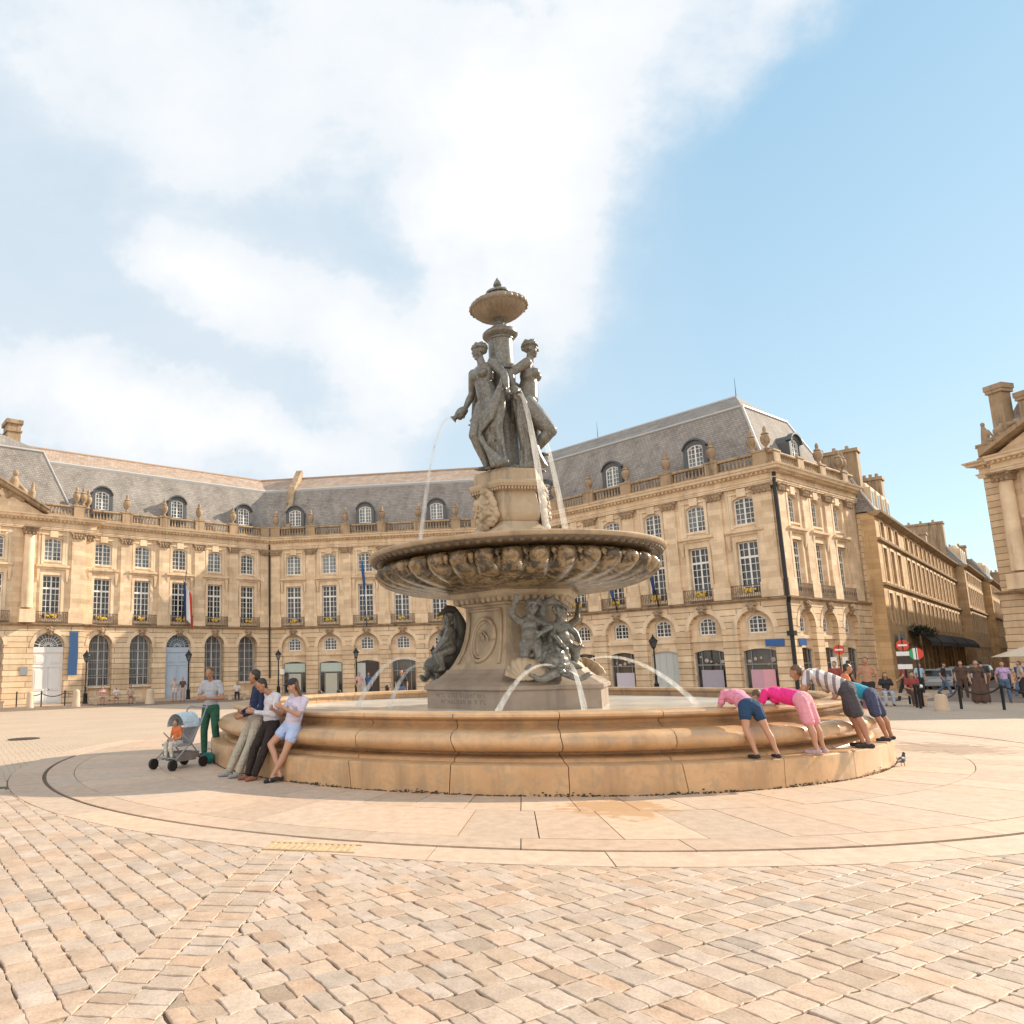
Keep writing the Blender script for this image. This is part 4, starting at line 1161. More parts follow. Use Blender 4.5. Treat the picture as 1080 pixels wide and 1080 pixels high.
for al in (-40, 80, 200):
    F = face(al, .72); b = MB(F); cr = random.Random(al)
    b.ell((0, .06, 5.08), (.21, .09, .29)); 
    for k in range(26):
        t = 2 * PI * k / 26 + cr.uniform(-.1, .1); q = cr.uniform(.06, .1)
        b.ell((.29 * math.cos(t) * cr.uniform(.85, 1.15), .06 + cr.uniform(-.02, .05), 5.06 + .36 * math.sin(t) * cr.uniform(.85, 1.1)), (q, q * .8, q * 1.1), n=8, h=5)
    for k in range(8): b.ell((cr.uniform(-.13, .13), .14, 5.08 + cr.uniform(-.18, .18)), (.05, .04, .06), n=8, h=5)
    b.ell((0, .08, 5.50), (.13, .09, .09))
    for k in range(40):
        t = cr.uniform(0, 2 * PI); q = cr.uniform(.2, 1); b.ell((.36 * q * math.cos(t), .10 + cr.uniform(0, .06), 5.05 + .42 * q * math.sin(t)), (cr.uniform(.025, .05),) * 3, n=8, h=5)
    remesh(b, 'carved_shield', M['pedestal'], fountain, .014, 1)
M['vase'] = stone_mat('vase_stone', (.24, .195, .145), stain=.8, scale=4, rough=.4, dark=(.05, .045, .04))
# central shaft, capital and vase
b = MB(); b.lathe([(.40, 6.0), (.40, 6.1), (.36, 6.14), (.33, 6.2), (.30, 6.3), (.29, 7.2), (.31, 7.25), (.31, 7.3), (.30, 8.45), (.34, 8.48), (.35, 8.56), (.31, 8.6), (.29, 8.64), (.285, 9.24), (.31, 9.26), (.31, 9.29), (.36, 9.32), (.41, 9.38), (.41, 9.44), (.37, 9.48), (.22, 9.50), (.22, 9.58), (.2, 9.60)], 32)
b.build('shaft', M['bronze'], fountain, True, angle=35)
b = MB()
b.lathe([(.19, 9.601), (.12, 9.66), (.11, 9.72), (.2, 9.76), (.22, 9.77)], 20); b.build('vase_foot', M['bronze'], fountain, True, angle=40)
def vf(r_, z, a): return r_ + .035 * (abs(math.cos(a * 14)) - .5) * min(1, r_ / .4)
b = MB(); b.lathe([(.2, 9.771), (.34, 9.82), (.48, 9.90), (.58, 9.99), (.645, 10.08), (.66, 10.13), (.63, 10.19), (.55, 10.24), (.42, 10.30), (.30, 10.36), (.24, 10.42)], 224, fr=vf, cap1=True)
for k in range(28):
    a = 2 * PI * k / 28; b.ell((.65 * math.cos(a), .65 * math.sin(a), 10.10), (.05, .05, .06), n=8, h=5)
b.build('vase', M['vase'], fountain, True)
b = MB(); b.lathe([(.24, 10.421), (.29, 10.44), (.285, 10.49), (.2, 10.53), (.12, 10.57), (.07, 10.6), (.06, 10.63), (.1, 10.67), (.085, 10.73), (.03, 10.82), (.01, 10.86)], 20); b.build('finial', M['bronze'], fountain, True, angle=45)

# ------------------------------------------------------------------ figures
def V3(*a): return Vector(a)
def limb(m, pts, rad, n=12):
    for (p, q), (a, b_) in zip(zip(pts[:-1], pts[1:]), zip(rad[:-1], rad[1:])): m.capsule(p, q, a, b_, n)
def hand(m, wrist, d, palm, s=1., curl=.5, spread=1., thumb=1):
    """palm, four jointed fingers and a thumb leaving the side of the palm; d along the hand, palm = palm normal"""
    d = Vector(d).normalized(); pn_ = Vector(palm); pn_ = (pn_ - d * pn_.dot(d)).normalized(); sd = d.cross(pn_)
    w = Vector(wrist)
    m.capsule(w, w + d * .085 * s, .024 * s, .03 * s)
    for k in range(4):
        off = (k - 1.5) * .019 * s
        m.capsule(w + d * .03 * s + sd * off * .7, w + d * .088 * s + sd * off, .014 * s, .0125 * s, 8)
        L = (.066, .078, .074, .058)[k] * s
        p = w + d * .09 * s + sd * off
        for j in range(3):
            a = curl * (j + .6) * .75
            q = p + (d * math.cos(a) + pn_ * math.sin(a) + sd * (k - 1.5) * .07 * spread) .normalized() * L * (.45, .32, .25)[j]
            m.capsule(p, q, (.0105 - .001 * j) * s, (.0098 - .0012 * j) * s, 8); p = q
    p = w + d * .03 * s + sd * thumb * .026 * s
    q = p + (d * .75 + sd * thumb * .7 + pn_ * .3).normalized() * .04 * s; m.capsule(p, q, .0135 * s, .012 * s, 8)
    r_ = q + (d * .95 + sd * thumb * .25 + pn_ * .35 * curl).normalized() * .032 * s; m.capsule(q, r_, .0115 * s, .0095 * s, 8)
def headshape(m, c, fwd, upv, s=1.):
    """skull, jaw, nose, brow, lips and ears; c is the centre of the head (height about .225*s)"""
    f = Vector(fwd).normalized(); u = Vector(upv); u = (u - f * u.dot(f)).normalized(); l = u.cross(f)
    Mx = Matrix((l, f, u)).transposed(); P = lambda x, y, z: Vector(c) + (l * x + f * y + u * z) * s
    m.ell(P(0, -.012, .028), (.072 * s, .09 * s, .082 * s), Mx); m.ell(P(0, .018, -.03), (.058 * s, .064 * s, .075 * s), Mx)
    m.capsule(P(0, .055, -.085), P(0, .045, -.08), .026 * s, .03 * s, 8)
    m.capsule(P(0, .078, .018), P(0, .096, -.018), .010 * s, .0145 * s, 8)
    m.capsule(P(-.04, .062, .028), P(.04, .062, .028), .013 * s, .013 * s, 8)
    m.capsule(P(-.02, .074, -.052), P(.02, .074, -.052), .0095 * s, .0095 * s, 8)
    for sx in (-1, 1):
        m.ell(P(sx * .074, -.006, -.004), (.012 * s, .02 * s, .03 * s), Mx); m.ell(P(sx * .042, .052, -.03), (.025 * s, .022 * s, .028 * s), Mx)
        m.ell(P(sx * .028, .066, .008), (.012 * s, .01 * s, .008 * s), Mx)
    return P, Mx

# the three Graces: local frame of each (x to her left-hand side as seen, y forward = outward)
def grace(al, kind):
    n = Vector((*fdir(al), 0)); sx_ = Vector((-n.y, n.x, 0)); base = n * .54 + sx_ * (-.05 if kind == 0 else 0)
    def P(x, y, z): return base + sx_ * x + n * y + Vector((0, 0, 6.02 + z))
    k = 3.05 / 1.7
    hx, cx, lean = (.09, -.06, .0) if kind == 0 else (-.02, .0, .08)
    m = MB()
    hipc = P(.02, 0, 1.60); chest = P(-.03, .02, 2.28); neck = P(-.05, .02, 2.62); hd = P(cx - .06, .05 + lean * 1.4, 2.87)
    # trunk
    m.ell(P(hx, -.01, 1.56), (.345, .25, .28), Matrix((sx_, n, Vector((0, 0, 1)))).transposed())
    Mx = Matrix((sx_, n, Vector((0, 0, 1)))).transposed()
    m.capsule(P(hx * .8, .01, 1.7), P(cx * .5, .02 + lean * .4, 2.06), .25, .212, 16); m.ell(P(cx, lean * .8, 2.27), (.30, .20, .31), Mx); m.ell(P(hx * .7, .07, 1.78), (.2, .16, .2), Mx)
    m.ell(P(cx, -.02 + lean, 2.47), (.30, .14, .12), Mx)
    for s_ in (-1, 1): m.ell(P(cx + s_ * .135, .165 + lean * .8, 2.27), (.118, .115, .115), Mx, 16, 10)
    for s_ in (-1, 1): m.ell(P(hx + s_ * .13, -.16, 1.50), (.17, .17, .18), Mx)
    m.capsule(P(cx, .01 + lean, 2.5), P(cx - .05, .035 + lean * 1.3, 2.76), .105, .085)
    # legs
    if kind == 0:
        K1, A1 = P(-.20, .22, .86), P(-.03, .05, .1); K2, A2 = P(.13, .1, .84), P(.10, -.08, .1)
    else:
        K1, A1 = P(-.16, .50, .84), P(-.10, .10, .40); K2, A2 = P(.16, .08, .86), P(.12, -.04, .1)
    for s_, K_, A_ in ((-1, K1, A1), (1, K2, A2)):
        H_ = P(hx + s_ * .15, .0, 1.5)
        limb(m, [H_, H_.lerp(K_, .45), K_], [.24, .212, .145], 16)
        d_ = A_ - K_
        limb(m, [K_, K_ + d_ * .3 + n * -.03, K_ + d_ * .65 - n * .01, A_], [.132, .142, .10, .07], 14)
        m.capsule(A_ + Vector((0, 0, -.03)), A_ + n * .24 + sx_ * s_ * .03 + Vector((0, 0, -.075)), .062, .05)
        for t_ in range(5): m.capsule(A_ + n * .22 + sx_ * (s_ * .03 + (t_ - 2) * .028) + Vector((0, 0, -.08)), A_ + n * .32 + sx_ * (s_ * .03 + (t_ - 2) * .03) + Vector((0, 0, -.09)), .022, .018, 6)
    # arms
    SL, SR = P(cx - .29, lean, 2.42 if kind == 0 else 2.48), P(cx + .31, lean, 2.52 if kind == 0 else 2.44)
    if kind == 0: EL, WL = P(-.48, -.06, 1.98), P(-.56, .14, 1.58); ER_, WR_ = P(.58, .02, 2.10), P(.72, .12, 1.74)
    else: EL, WL = P(-.50, -.27, 2.20), P(-.58, -.22, 1.80); ER_, WR_ = P(.5, -.1, 2.0), P(.55, .05, 1.6)
    for S_, E_, W_ in ((SL, EL, WL), (SR, ER_, WR_)):
        m.ell(S_, (.125, .115, .12)); limb(m, [S_, S_.lerp(E_, .5), E_], [.122, .108, .086]); limb(m, [E_, E_.lerp(W_, .35), W_], [.088, .09, .055])
        hand(m, W_, (W_ - E_), -sx_ if S_ == SL else sx_, k, .7)
    tl = {0: Vector((0, 0, 0)), 1: Vector((0, 0, 0))}[0 if kind == 0 else 1]
    f_ = (n + sx_ * (-.35 if kind == 0 else .1)).normalized()
    headshape(m, hd, f_ + Vector((0, 0, -.12)), (sx_ * -.06 + Vector((0, 0, 1))), k * .98)
    o = remesh(m, 'statue', M['bronze'], fountain, .015, 3)
    h = MB(); hr = random.Random(al + 5)      # curled hair with a wreath
    u_ = Vector((0, 0, 1))
    h.ell(hd - f_ * .035 + u_ * .06, (.15, .15, .14))
    for q in range(34):
        t = 2 * PI * q / 17; rr2 = .155 if q < 17 else .12
        h.ell(hd - f_ * .03 + (sx_ * math.cos(t) + n * math.sin(t)) * rr2 + u_ * (.09 + (.07 if q >= 17 else 0) + hr.uniform(-.02, .03)), (.05, .05, .045), n=8, h=5)
    h.ell(hd - f_ * .15 + u_ * .05, (.075, .075, .075))
    remesh(h, 'hair', M['bronze'], o, .014, 1)
    # tipped water jar in the lower hand
    jd = (n * .35 - sx_ * .5 + Vector((0, 0, -.6))).normalized() if kind else (n * .45 - sx_ * .62 + Vector((0, 0, -.55))).normalized()
    jc = WL + jd * .12
    j = MB(); e1 = jd.cross(Vector((0, 0, 1))).normalized(); e2 = jd.cross(e1)
    j.rings([[tuple(jc + jd * z + (e1 * math.cos(2 * PI * q / 16) + e2 * math.sin(2 * PI * q / 16)) * r_) for q in range(16)] for r_, z in ((.03, -.2), (.08, -.17), (.115, -.08), (.12, .0), (.09, .08), (.058, .13), (.06, .17), (.09, .21), (.10, .22), (.075, .215), (.04, .17))])
    j.build('water_jar', M['bronze'], o, True, angle=60)
    # cloth falling from the arm to the ground beside the leg
    c_ = MB(); cr = random.Random(al)
    for q in range(15):
        t = q / 14 - .5; w_ = cr.uniform(.026, .05); j_ = lambda: cr.uniform(-.06, .06)
        if kind == 0:
            pts = [ER_ + sx_ * (.02 + .1 * t) + n * (.14 * t) + Vector((0, 0, -.02)), P(.50 + .10 * t, .04 + j_() + .1 * t, 1.75), P(.48 + .16 * t, .08 + j_(), 1.30), P(.36 + .22 * t, .16 + j_() - .1 * t, .92), P(.34 + .34 * t, .13 + j_(), .62), P(.32 + .45 * t, .08 + j_(), .30), P(.42 + .60 * t, .10 + .3 * t, .0)]
        else:
            pts = [WL + n * (.06 + .12 * t) + sx_ * (.1 + .1 * t) + Vector((0, 0, .05)), P(-.46 + .08 * t, -.12 + .22 * t + j_(), 1.5), P(-.42 + j_(), -.06 + .26 * t, 1.05), P(-.40 + j_(), .02 + .34 * t, .6), P(-.38 + j_(), .06 + .42 * t, .25), P(-.34 + .2 * t, .10 + .55 * t, .0)]
        c_.tube(pts, [w_ * .8] + [w_] * (len(pts) - 2) + [w_ * 1.3], 8)
    if kind == 0:
        for q in range(9):
            z = q * .045; jj = cr.uniform(-.03, .03)
            c_.tube([ER_ + n * .06, P(.54, .12 + jj, 1.55 + z), P(.36, .27 + jj, 1.08 + z), P(.10, .33, .86 + z * .9), P(.02, .30 + jj, .70 + z * .5), P(.16, .24, .40 + z * .3), P(.30 + z, .2 + jj, .0)], [.03, .034, .038, .036, .038, .04, .05], 7)
    else:
        for q in range(8):
            z = q * .055; c_.tube([P(-.40, -.26, 1.40 + z), P(-.20, -.34, 1.2 + z), P(.1, -.34, 1.15 + z)], [.05, .05, .04], 7)
    remesh(c_, 'drapery', M['bronze'], o, .014, 1)
    return WL, jc + jd * .22
jets = {}
jets['a'] = grace(-40, 0)[1]; jets['b'] = grace(80, 1)[1]; jets['c'] = grace(200, 1)[1]

# putti and dolphins at the pedestal
def putto(al, x0, y0, z0, h, pose, turn=0.):
    n = Vector((*fdir(al + turn), 0)); s_ = Vector((-n.y, n.x, 0)); n0 = Vector((*fdir(al), 0)); s0 = Vector((-n0.y, n0.x, 0))
    B = n0 * y0 + s0 * x0 + Vector((0, 0, z0)); k = h / 1.0
    def P(x, y, z): return B + (s_ * x + n * y + Vector((0, 0, z))) * k
    m = MB(); Mx = Matrix((s_, n, Vector((0, 0, 1)))).transposed()
    m.ell(P(0, 0, .40), (.14 * k, .12 * k, .13 * k), Mx); m.ell(P(0, .03, .50), (.135 * k, .13 * k, .13 * k), Mx); m.ell(P(0, 0, .62), (.13 * k, .11 * k, .13 * k), Mx); m.ell(P(0, -.01, .70), (.15 * k, .085 * k, .07 * k), Mx)
    hx = .04 if pose == 'up' else -.03
    m.capsule(P(0, 0, .7), P(hx * .6, .02, .80), .06 * k, .055 * k)
    hc = P(hx, .03, .875)
    for q in (-1, 1):
        H_ = P(q * .075, 0, .38); K_ = P(q * .12, .20, .30) if pose == 'sit' else P(q * .10, .10, .21); A_ = P(q * .10, .14, .06) if pose == 'sit' else P(q * .09, .02, .04)
        limb(m, [H_, K_], [.095 * k, .07 * k]); limb(m, [K_, K_.lerp(A_, .4), A_], [.07 * k, .07 * k, .042 * k]); m.capsule(A_, A_ + (n * .09 + Vector((0, 0, -.025))) * k, .038 * k, .03 * k)
        S_ = P(q * .15, 0, .69)
        if pose == 'up': E_, W_ = (P(q * .25, .08, .78), P(q * .20, .14, .94)) if q < 0 else (P(.26, .1, .6), P(.14, .2, .52))
        else: E_, W_ = P(q * .24, .08, .56), P(q * .2, .2, .42)
        limb(m, [S_, E_, W_], [.062 * k, .052 * k, .036 * k]); hand(m, W_, W_ - E_, n, 1.0 * k, .7)
    P2, M2 = headshape(m, hc, n + Vector((0, 0, -.15 if pose == 'sit' else .1)), Vector((0, 0, 1)), 1.05 * k)
    for q in range(22):
        a = rnd.uniform(0, 2 * PI); e = rnd.uniform(.1, 1.3); m.ell(hc + (s_ * math.cos(a) * math.cos(e) * .085 + n * (math.sin(a) * math.cos(e) * .085 - .02) + Vector((0, 0, .03 + .085 * math.sin(e)))) * k, (.03 * k,) * 3, n=7, h=5)
    return remesh(m, 'putto', M['bronze'], fountain, .018, 4)
def dolphin(al, x0):
    n = Vector((*fdir(al), 0)); s_ = Vector((-n.y, n.x, 0))
    def P(x, y, z): return n * y + s_ * (x + x0) + Vector((0, 0, z))
    m = MB()
    m.tube([P(0, 1.98, 1.60), P(0, 1.88, 1.70), P(0, 1.72, 1.82), P(.02, 1.52, 1.92), P(.03, 1.36, 2.08), P(.0, 1.26, 2.28), P(-.03, 1.22, 2.5), P(-.02, 1.25, 2.72), P(.0, 1.30, 2.88), P(0, 1.34, 2.98)], [.09, .17, .25, .28, .25, .21, .17, .13, .09, .06], 14)
    m.ell(P(0, 1.86, 1.74), (.25, .25, .2)); m.ell(P(0, 2.02, 1.68), (.13, .13, .06)); m.ell(P(0, 2.0, 1.56), (.12, .12, .05))
    for q in (-1, 1):
        m.ell(P(q * .15, 1.86, 1.84), (.07, .07, .07)); m.tube([P(q * .2, 1.6, 1.8), P(q * .42, 1.62, 1.7), P(q * .6, 1.7, 1.62)], [.1, .08, .03], 8)
        for i in range(5):
            t = i / 4; m.tube([P(0, 1.32, 2.93), P(q * (.10 + .12 * t), 1.38 + .1 * t, 3.02 - .06 * t), P(q * (.16 + .25 * t), 1.50 + .14 * t, 3.06 - .24 * t)], [.07, .06, .03], 7)
    for i in range(6): m.ell(P(0, 1.6 - .07 * i, 2.19 + .07 * i), (.05, .09, .07))
    return remesh(m, 'dolphin', M['darkbronze'] if al == -100 else M['bronze'], fountain, .02, 2)
def shell(al, x0, y0, z0, s=1., tilt=.5):
    n = Vector((*fdir(al), 0)); s_ = Vector((-n.y, n.x, 0)); b = MB(); u_ = (Vector((0, 0, 1)) * math.cos(tilt) + n * math.sin(tilt) * -1).normalized(); nn = n * math.cos(tilt) + Vector((0, 0, math.sin(tilt)))
    C0 = n * y0 + s_ * x0 + Vector((0, 0, z0)); N = 44
    rows = []
    for j in range(6):
        t = (j + .3) / 5.3
        rows.append([tuple(C0 + (s_ * math.sin(a) + u_ * math.cos(a)) * .62 * s * t + nn * (.16 * s * t * t + .035 * s * t * abs(math.sin(a * 9)))) for a in [R(-85) + R(170) * i / N for i in range(N + 1)]])
    back = [[tuple(Vector(p) - nn * .05 * s) for p in r_] for r_ in rows][::-1]
    b.rings(rows + back, False, False, closed=False)
    return b.build('shell', M['pedestal'], fountain, True)
for al in (20, -100, 140):
    dolphin(al, .12)
    putto(al, -.22, 1.42, 1.58, 1.45, 'up', -18); putto(al, .42, 1.40, 1.58, 1.32, 'sit', 20)
    shell(al, -.50, 1.78, 1.40, .72, .55)
    b = MB(); n = Vector((*fdir(al), 0)); s_ = Vector((-n.y, n.x, 0))
    for q in (-1, 1):
        b.tube([tuple(n * (1.98 + .03 * t) + s_ * (.12 + q * (.02 + .62 * t)) + Vector((0, 0, 1.56 - .2 * math.sin(PI * min(1, t * 1.1)) * t - .05 * t))) for t in [i / 8 for i in range(9)]], [.085, .09, .09, .08, .07, .06, .055, .05, .03], 8)
    b.build('scroll', M['bronze'], fountain, True)

# ------------------------------------------------------------------ water jets: each arc is a thing of its own
def jetmat():
    t = NT('falling_water')
    tr = t.new('ShaderNodeBsdfTransparent'); mixs = t.new('ShaderNodeMixShader')
    t.b.inputs['Base Color'].default_value = (.86, .86, .84, 1); t.b.inputs['Roughness'].default_value = .35
    t.b.inputs['Subsurface Weight'].default_value = 0
    tl = t.new('ShaderNodeBsdfTranslucent'); tl.inputs['Color'].default_value = (.9, .9, .88, 1)
    m2 = t.new('ShaderNodeMixShader'); m2.inputs[0].default_value = .4
    t.link(t.b.outputs[0], m2.inputs[1]); t.link(tl.outputs[0], m2.inputs[2])
    lw = t.new('ShaderNodeLayerWeight'); lw.inputs['Blend'].default_value = .35
    n = t.noise(t.mapv(t.pos(), (9, 9, 1.2)), 1., 2, .5)
    k = t.math('MULTIPLY', t.math('SUBTRACT', 1., lw.outputs['Facing']), t.ramp(n, [(.3, (.10, .10, .10)), (.7, (.46, .46, .46))]))
    t.link(k, mixs.inputs[0]); t.link(tr.outputs[0], mixs.inputs[1]); t.link(m2.outputs[0], mixs.inputs[2])
    o = t.n['Material Output']; t.link(mixs.outputs[0], o.inputs['Surface'])
    return t.m
M['jet'] = jetmat()
FM = Matrix.Translation((FX, FY, 0)) @ Matrix.Rotation(FROT, 4, 'Z')
def jet(p, q, apex, r0, r1, label, group='water jets of the fountain'):
    p = Vector(p); q = Vector(q); T_ = 1.0
    za = max(apex, p.z + .001); up_ = math.sqrt(max(0, 2 * 9.8 * (za - p.z))); t1 = up_ / 9.8; t2 = math.sqrt(2 * (za - q.z) / 9.8); TT = t1 + t2
    pts = []; rr2 = []
    for i in range(25):
        t = TT * i / 24; f = i / 24
        pts.append((p.x + (q.x - p.x) * f, p.y + (q.y - p.y) * f, p.z + up_ * t - 4.9 * t * t)); rr2.append(r0 + (r1 - r0) * f)
    org = FM @ p
    b = MB(lambda x, y, z: tuple((FM @ Vector((x, y, z))) - org)); b.tube(pts, rr2, 10)
    o = b.build('water_jet', M['jet'], smooth=True); o.location = org
    return tag(o, label, 'water jet', group)
ja, jb, jc_ = jets['a'], jets['b'], jets['c']
jet(ja, (-1.98, -.95, 4.10), ja.z + .02, .016, .06, 'thin water jet pouring from the jar of the left statue into the bowl')
jet(jb, (.75, -1.35, 4.10), jb.z + .01, .028, .085, 'white water jet pouring from the jar of the right statue, nearest the shaft')
jet(jc_, (1.30, .55, 4.12), jc_.z + .02, .02, .08, 'water jet falling behind the right statue towards the far right of the bowl')
def mouth(al, dx): n = Vector((*fdir(al), 0)); s_ = Vector((-n.y, n.x, 0)); return n * 2.03 + s_ * (.12 + dx) + Vector((0, 0, 1.66))
jet(mouth(-100, -.05), (-3.55, -.35, .85), 1.93, .018, .06, 'high water jet arching left from the dark dolphin by the pedestal')
jet(mouth(-100, .08), (-2.75, -.9, .85), 1.74, .018, .06, 'short water jet curving left from the dark dolphin down into the basin')
jet(mouth(20, -.1), (-.42, -3.4, .85), 1.70, .018, .06, 'water jet falling from the front dolphin in front of the base block')
jet(mouth(20, .1), (1.15, -2.55, .85), 1.72, .018, .06, 'water jet thrown to the right by the front dolphin')
jet(mouth(140, -.1), (3.5, -.5, .85), 1.85, .018, .06, 'water jet falling right of the pedestal from the hidden dolphin')
# ------------------------------------------------------------------ street houses to the right
H1 = (37.397, 53.266); SDA = R(43.7); SD = (math.sin(SDA), math.cos(SDA))
def house(name, label, u0, u1, n0, eave, floors, strings, bay, mat, depth=10., shop=True, dormers=0, chim=(), cat='house', roofh=3.4, endgroove=False):
    loc = frame(H1, SD)(u0, n0, -.6)
    root = thing(name, label, cat, loc); inv = Matrix.Translation((-loc[0], -loc[1], .6))
    w = Wing(H1, SD, root, inv); nb = max(1, int((u1 - u0 - .8) / bay)); us = [u0 + .9 + (u1 - u0 - 1.8) * (k + .5) / nb for k in range(nb)]
    holes = [rect(u, 1.4, a, b) for u in us for a, b in floors]
    shops = [rect(u, bay * .8, -.79, 2.7) for u in us[::1]] if shop else []
    b = w.mb(); b.wall([(u0, -.8), (u0, eave), (u1, eave), (u1, -.8)], holes + shops, n0, .42); w.put(b, 'front_wall', M[mat])
    b = w.mb(); b.box(u0, u0 + .05, n0 - depth, n0 - .002, -.8, eave); b.box(u1 - .05, u1, n0 - depth, n0 - .002, -.8, eave); b.box(u0 + .05, u1 - .05, n0 - .8, n0 - .75, -.8, eave - .1); w.put(b, 'end_wall', M[mat])
    for u in us:
        for a, bz in floors:
            s = w.mb(); s.box(u - .86, u - .701, n0 - .01, n0 + .05, a - .2, bz + .2); s.box(u + .701, u + .86, n0 - .01, n0 + .05, a - .2, bz + .2)
            s.box(u - .7, u + .7, n0 - .01, n0 + .04, bz + .005, bz + .2)
            s.box(u - .035, u + .035, n0 - .39, n0 - .35, a, bz); s.box(u - .7, u + .7, n0 - .39, n0 - .35, a + (bz - a) * .68, a + (bz - a) * .68 + .05)
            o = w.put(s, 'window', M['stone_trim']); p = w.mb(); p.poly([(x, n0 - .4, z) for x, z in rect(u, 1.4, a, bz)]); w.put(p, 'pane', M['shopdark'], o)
    for z in strings:
        s = w.mb(); s.profile([(n0 - .01, z - .12), (n0 + .2, z - .06), (n0 + .24, z + .08), (n0 - .01, z + .12)], u0, u1); w.put(s, 'string_course', M['stone_old'])
    s = w.mb(); s.profile([(n0 - .01, eave - .3), (n0 + .2, eave - .25), (n0 + .45, eave - .05), (n0 + .5, eave + .08), (n0 - .5, eave + .12)], u0 - .1, u1); w.put(s, 'cornice', M['stone_old'])
    s = w.mb(); z = eave + .1
    for nn in (0,):
        A = [(u0, n0 + .1, z), (u1, n0 + .1, z), (u1, n0 - 1.6, z + roofh), (u0 + .8, n0 - 1.6, z + roofh)]
        s.poly(A); s.poly([(u0 + .8, n0 - 1.6, z + roofh), (u1, n0 - 1.6, z + roofh), (u1, n0 - depth / 2, z + roofh + .8), (u0 + 1.6, n0 - depth / 2, z + roofh + .8)])
        s.poly([(u0, n0 + .1, z), (u0 + .8, n0 - 1.6, z + roofh), (u0 + 1.6, n0 - depth / 2, z + roofh + .8), (u0, n0 - depth, z)])
        s.poly([(u1, n0 + .1, z), (u1, n0 - 1.6, z + roofh), (u1, n0 - depth / 2, z + roofh + .8), (u1, n0 - depth, z)])
    w.put(s, 'roof', M['slate'])
    s = w.mb(); s.tube([(u0, n0 + .12, z), (u0 + .8, n0 - 1.55, z + roofh), (u1, n0 - 1.55, z + roofh)], .1, 6); w.put(s, 'roof_flashing', M['lead'])
    for k in range(dormers):
        u = u0 + 2.2 + k * 2.1; s = w.mb(); s.box(u - .55, u + .55, n0 - 1.5, n0 - .25, z, z + 2.1); s.lathe([(.1, z + 2.1), (.55, z + 2.11), (.3, z + 2.5), (.05, z + 2.6)], 8, (u, n0 - .85))
        o = w.put(s, 'dormer', M['stone_trim']); p = w.mb(); p.poly([(u - .36, n0 - .245, z + .5), (u + .36, n0 - .245, z + .5), (u + .36, n0 - .245, z + 1.8), (u - .36, n0 - .245, z + 1.8)]); w.put(p, 'pane', M['pane'], o)
    for (cu, cn, zt, lu, ln) in chim:
        s = w.mb(); s.box(cu - lu / 2, cu + lu / 2, cn - ln / 2, cn + ln / 2, eave, zt); s.box(cu - lu / 2 - .1, cu + lu / 2 + .1, cn - ln / 2 - .1, cn + ln / 2 + .1, zt + .001, zt + .25)
        for i in range(3): s.lathe([(.14, zt + .251), (.12, zt + .6)], 8, (cu, cn + (i - 1) * ln * .28))
        w.put(s, 'chimney', M['stone_old'])
    if shop:
        for k, u in enumerate(us):
            s = w.mb(); s.poly([(x, n0 - .32, zz) for x, zz in rect(u, bay * .8, -.79, 2.7)]); f = w.mb(); f.box(u - bay * .4, u + bay * .4, n0 - .3, n0 - .24, .1, .2); f.box(u - .03, u + .03, n0 - .3, n0 - .24, .2, 2.69)
            o = w.put(f, 'shop_window', M['shop_frame']); w.put(s, 'pane', M['shopdark'], o)
    return w, us
w1, us1 = house('corner_house', 'golden stone street house with dormers and big chimneys, next to the palace', 0, 10.6, 0, 12.1, [(4.35, 6.35), (7.25, 9.7), (10.5, 11.6)], [6.9, 10.15], 2.5, 'render', chim=((1.4, -2.2, 17.0, 1.0, 3.0), (8.6, -1.2, 16.0, 1.0, 1.5)), dormers=4)
house('long_house', 'long golden street house with rows of tall windows and a low roof', 10.65, 45.8, 0, 12.1, [(4.35, 6.35), (7.25, 9.7), (10.5, 11.6)], [6.9, 10.15], 2.5, 'render', chim=((24, -3, 13.9, 1.6, 1.6), (40, -2.6, 15.2, 1.0, 2.2)), roofh=.5)
sgr = w1.mb(); sgr.poly([(-.004, -9.9, -.7), (-.004, -.9, -.7), (-.004, -.9, 12), (-.004, -9.9, 12)]); w1.put(sgr, 'grooved_end_wall', M['stone_rust'])
house('narrow_house', 'narrow stone street house with chimney stack, second along the street', 45.9, 66, .9, 12.0, [(4.6, 6.6), (7.5, 9.6), (10.3, 11.3)], [7.0], 2.3, 'render2', chim=((47, -2.6, 17.2, 1.2, 4.2), (58, -2.5, 15.6, 1, 2)), dormers=3, roofh=2.6)
house('far_house', 'golden street house with tall roof windows, third along the street', 66.1, 92, 1.7, 11.6, [(4.4, 6.2), (7.0, 9.0), (9.8, 11)], [6.6], 2.4, 'render', chim=((67.2, -2, 16.4, 1.2, 3.4), (80, -2, 15, 1, 2)), dormers=3, roofh=3.)
M['pale'] = plain('pale_plaster', (.56, .46, .36), .8)
house('pale_far_house', 'pale plastered house, last one seen down the street', 92.1, 135, 3.2, 11.8, [(4.4, 6.2), (7.0, 9.0)], [6.6], 2.6, 'pale', shop=False, chim=((93, 1, 14.6, 1.2, 2.0),), roofh=2.)
